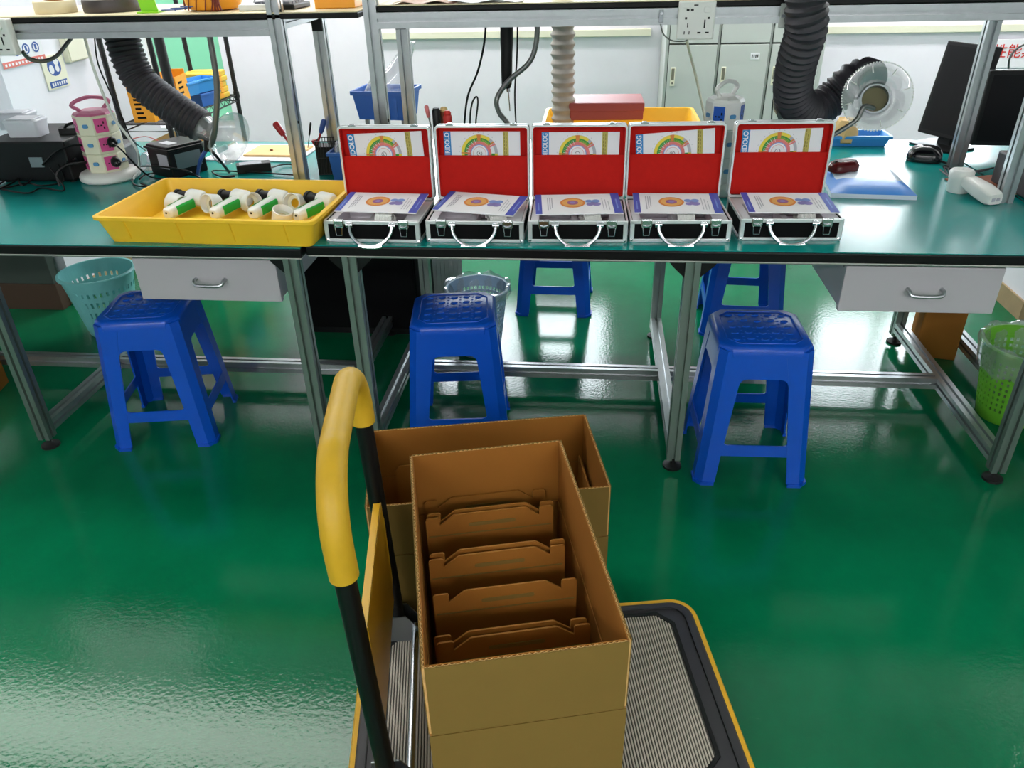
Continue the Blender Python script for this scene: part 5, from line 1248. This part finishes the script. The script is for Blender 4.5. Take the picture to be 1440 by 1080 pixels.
g = G(); g.box(-W2*.8, W2*.8, -.0048, -.004, -H2+.006, -H2+.032); cp = g.build('caption_bar', A['signblue'], e)
g = G()
for k in range(7): g.box(-W2*.62+.017*k, -W2*.62+.017*k+.010, -.0054, -.0047, -H2+.012, -H2+.026)
g.build('caption_marks', A['paper'], cp, kind='stuff')
e, W2, H2 = psign('notice_board', 'white notice with three round icons and red strip on the left pillar', 'sign', 3.215, 3.50, 1.06, 1.22, 'paper')
for k in range(3):
    g = G(); n = 20; c = [disc_(-.035+.065*k, -.02, r, r*.9, .0046, n) for r in (.024, .017)]
    for i in range(n): g.face([c[0][i], c[0][(i+1) % n], c[1][(i+1) % n], c[1][i]])
    ic = g.build('icon', A['signblue'], e)
    g = G(); g.box(-.040+.065*k, -.028+.065*k, -.0048, -.004, -.03, -.008); g.build('icon_figure', A['signblue'], ic)
g = G(); g.box(-W2, W2, -.0048, -.004, -H2, -H2+.024); rs = g.build('red_strip', mat('strip_red', (226, 120, 110), .5), e)
g = G()
for k in range(12): g.box(-W2+.012+.022*k, -W2+.024+.022*k, -.0054, -.0047, -H2+.007, -H2+.017)
g.build('strip_marks', A['paper'], rs, kind='stuff')
e = thing('switch_box', 'beige wall box on the left pillar above the safety sign', 'box', (-2.47, 3.72, 1.09), PI/2)
g = G(); g.box(-.085, .09, -.03, 0, -.06, .07); g.build('body', A['signcream'], e, bevel=.004)
g = G(); g.box(-.08, .085, -.033, -.03, -.055, .065); g.build('cover', A['signcream'], e, bevel=.002)

# wire rack behind the left pillar
e = thing('wire_rack', 'black wire shelving rack behind the left bench beside the left pillar', 'rack', (-2.32, 4.2, 0), 0)
X0, X1, Y0, Y1 = -2.45, -2.19, 3.92, 4.78
for x in (X0, X1):
    for y in (Y0, Y1):
        g = G(); g.cyl((x, y, 0), (x, y, 1.6), .0135, n=12); p = g.build('post', A['rackm'], e, True, smooth=True)
        for zz in (.30, .69):
            c = G(); c.lathe([(.014, zz-.02), (.019, zz-.018), (.017, zz+.02), (.014, zz+.02)], (x, y, 0), n=10, closed=True); c.build('collar', A['rackm'], p, True)
for zz in (.30, .69):
    g = G()
    for z in (zz, zz-.035): g.tube([(X0, Y0, z), (X1, Y0, z), (X1, Y1, z), (X0, Y1, z)], .004, 6, 0, closed=True)
    n = 34
    for k in range(n): y = Y0+(Y1-Y0)*(k+.5)/n; g.box(X0, X1, y-.0018, y+.0018, zz-.0018, zz+.0018)
    n = 26
    for k in range(n):
        y = Y0+(Y1-Y0)*k/n; y2 = Y0+(Y1-Y0)*(k+1)/n; a, b = (zz, zz-.035) if k % 2 else (zz-.035, zz)
        g.tube([(X1, y, a), (X1, y2, b)], .0022, 5, 0)
    g.build('wire_shelf', A['rackm'], e, True, kind='stuff')
tag(e, e['label'], 'rack')
e = thing('black_pole', 'thick black pole standing in front of the wire rack', 'pole', (-2.10, 3.9, 0), 0)
g = G(); g.cyl((-2.095, 3.84, 0), (-2.095, 3.84, 1.7), .024, n=16); g.build('pole', A['rackm'], e, True, smooth=True)
g = G(); g.lathe([(.001, 0), (.06, 0), (.06, .012), (.026, .02)], (-2.095, 3.84, 0), n=18); g.build('base', A['rackm'], e, True)
def obox(label, x, y, zb, rz, wx, dy, hh, slots=True):
    e = thing('magazine_box', label, 'box', (x, y, zb), rz)
    g = G(); t = .004
    g.box(-wx/2, wx/2, -dy/2, dy/2, 0, t); g.box(-wx/2, -wx/2+t, -dy/2, dy/2, t, hh); g.box(wx/2-t, wx/2, -dy/2, dy/2, t, hh*.9); g.box(-wx/2+t, wx/2-t, dy/2-t, dy/2, t, hh); g.box(-wx/2+t, wx/2-t, -dy/2, -dy/2+t, t, hh*.7)
    g.build('body', A['orange'], e)
    g = G()
    for k in range(6): g.box(wx/2-.0005, wx/2+.0008, -dy*.3, dy*.1-.01*(k % 2), hh*.12+k*hh*.12, hh*.12+k*hh*.12+hh*.05)
    for k in range(6): g.box(-wx*.3, wx*.12-.008*(k % 3), -dy/2-.0008, -dy/2+.0005, hh*.08+k*hh*.095, hh*.08+k*hh*.095+hh*.045)
    g.build('printed_marks', A['blackm'], e, kind='stuff')
    g = G(); g.box(wx*.16, wx*.4, -dy/2-.001, -dy/2+.0004, hh*.35, hh*.6); g.build('label', A['paper'], e)
obox('orange file box nearest to the left pillar on the wire rack', -2.35, 4.04, .6925, .1, .11, .16, .235)
obox('orange file box second from the left pillar on the wire rack', -2.262, 4.19, .6925, .1, .09, .16, .22)
bin_('blue parts bin tipped on the wire rack beneath the upper bins', -2.25 and (-2.245, 4.46, .6925), 1.3, .16, .11, .07, 'bluebin')
bin_('light blue parts bin stacked on the wire rack in front of yellow packs', (-2.25, 4.44, .768), 1.2, .18, .12, .07, 'skybin')
b = bin_('blue parts bin with white bag at the left end of the rack bins', (-2.27, 4.32, .768), 1.35, .10, .12, .07, 'skybin')
for k in range(5):
    e = thing('yellow_pack', 'yellow paper pack in a stack on the wire rack, %s from the bottom' % ORD[k], 'pack', (-2.30, 4.64+.006*(k % 2), .6925+.0305*k), .1*((k*7) % 3-1), 'yellow packs stacked on the rack')
    g = G(); g.box(-.10, .09, -.09, .09, 0, .0295); g.build('pack', mat('yellow_pack_paper', (232, 190, 66), .6), e, bevel=.006)
    g = G(); g.box(-.102, .092, -.02, .02, .004, .0302); g.build('band', A['orange'], e)
e = thing('cardboard_box', 'brown cardboard box on the lower wire rack shelf', 'box', (-2.31, 4.15, .3025), 0)
g = G(); g.box(-.11, .11, -.2, .2, 0, .26); g.build('body', A['card'], e, bevel=.003)
g = G(); g.box(-.108, .108, -.198, -.004, .26, .263); g.box(-.108, .108, .004, .198, .26, .263); g.build('flap', A['cardout'], e)
e = thing('dropper', 'small teal syringe behind the transformer on left bench', 'syringe', (-1.53, 3.02, .7505), .5)
M = T(0, 0, .012) @ RY(1.2)
g = G(); g.lathe([(.004, 0), (.012, .004), (.012, .06), (.004, .066)], n=12); g.bm.transform(M); g.build('barrel', A['teal'], e, smooth=True)
g = G(); g.lathe([(.003, .06), (.003, .10)], n=8); g.bm.transform(M); g.build('tip', A['ivory'], e)

e = thing('pillar_shade_panel', 'dark panel with brown base, added for the shade on the left pillar front', 'panel', (-2.86, 3.12, 0), 0)  # added panel: shade on the pillar front and skirting put into dark colours
g = G(); g.box(-.42, .36, 0, .05, .13, .70); g.build('panel', mat('pillar_shade_grey', (58, 70, 64), .7), e, bevel=.003)  # added part, stands in for the shade on the pillar front
g = G(); g.box(-.43, .37, -.006, .056, 0, .13); g.build('base', mat('shaded_skirting_brown', (74, 54, 40), .7), e, bevel=.003)
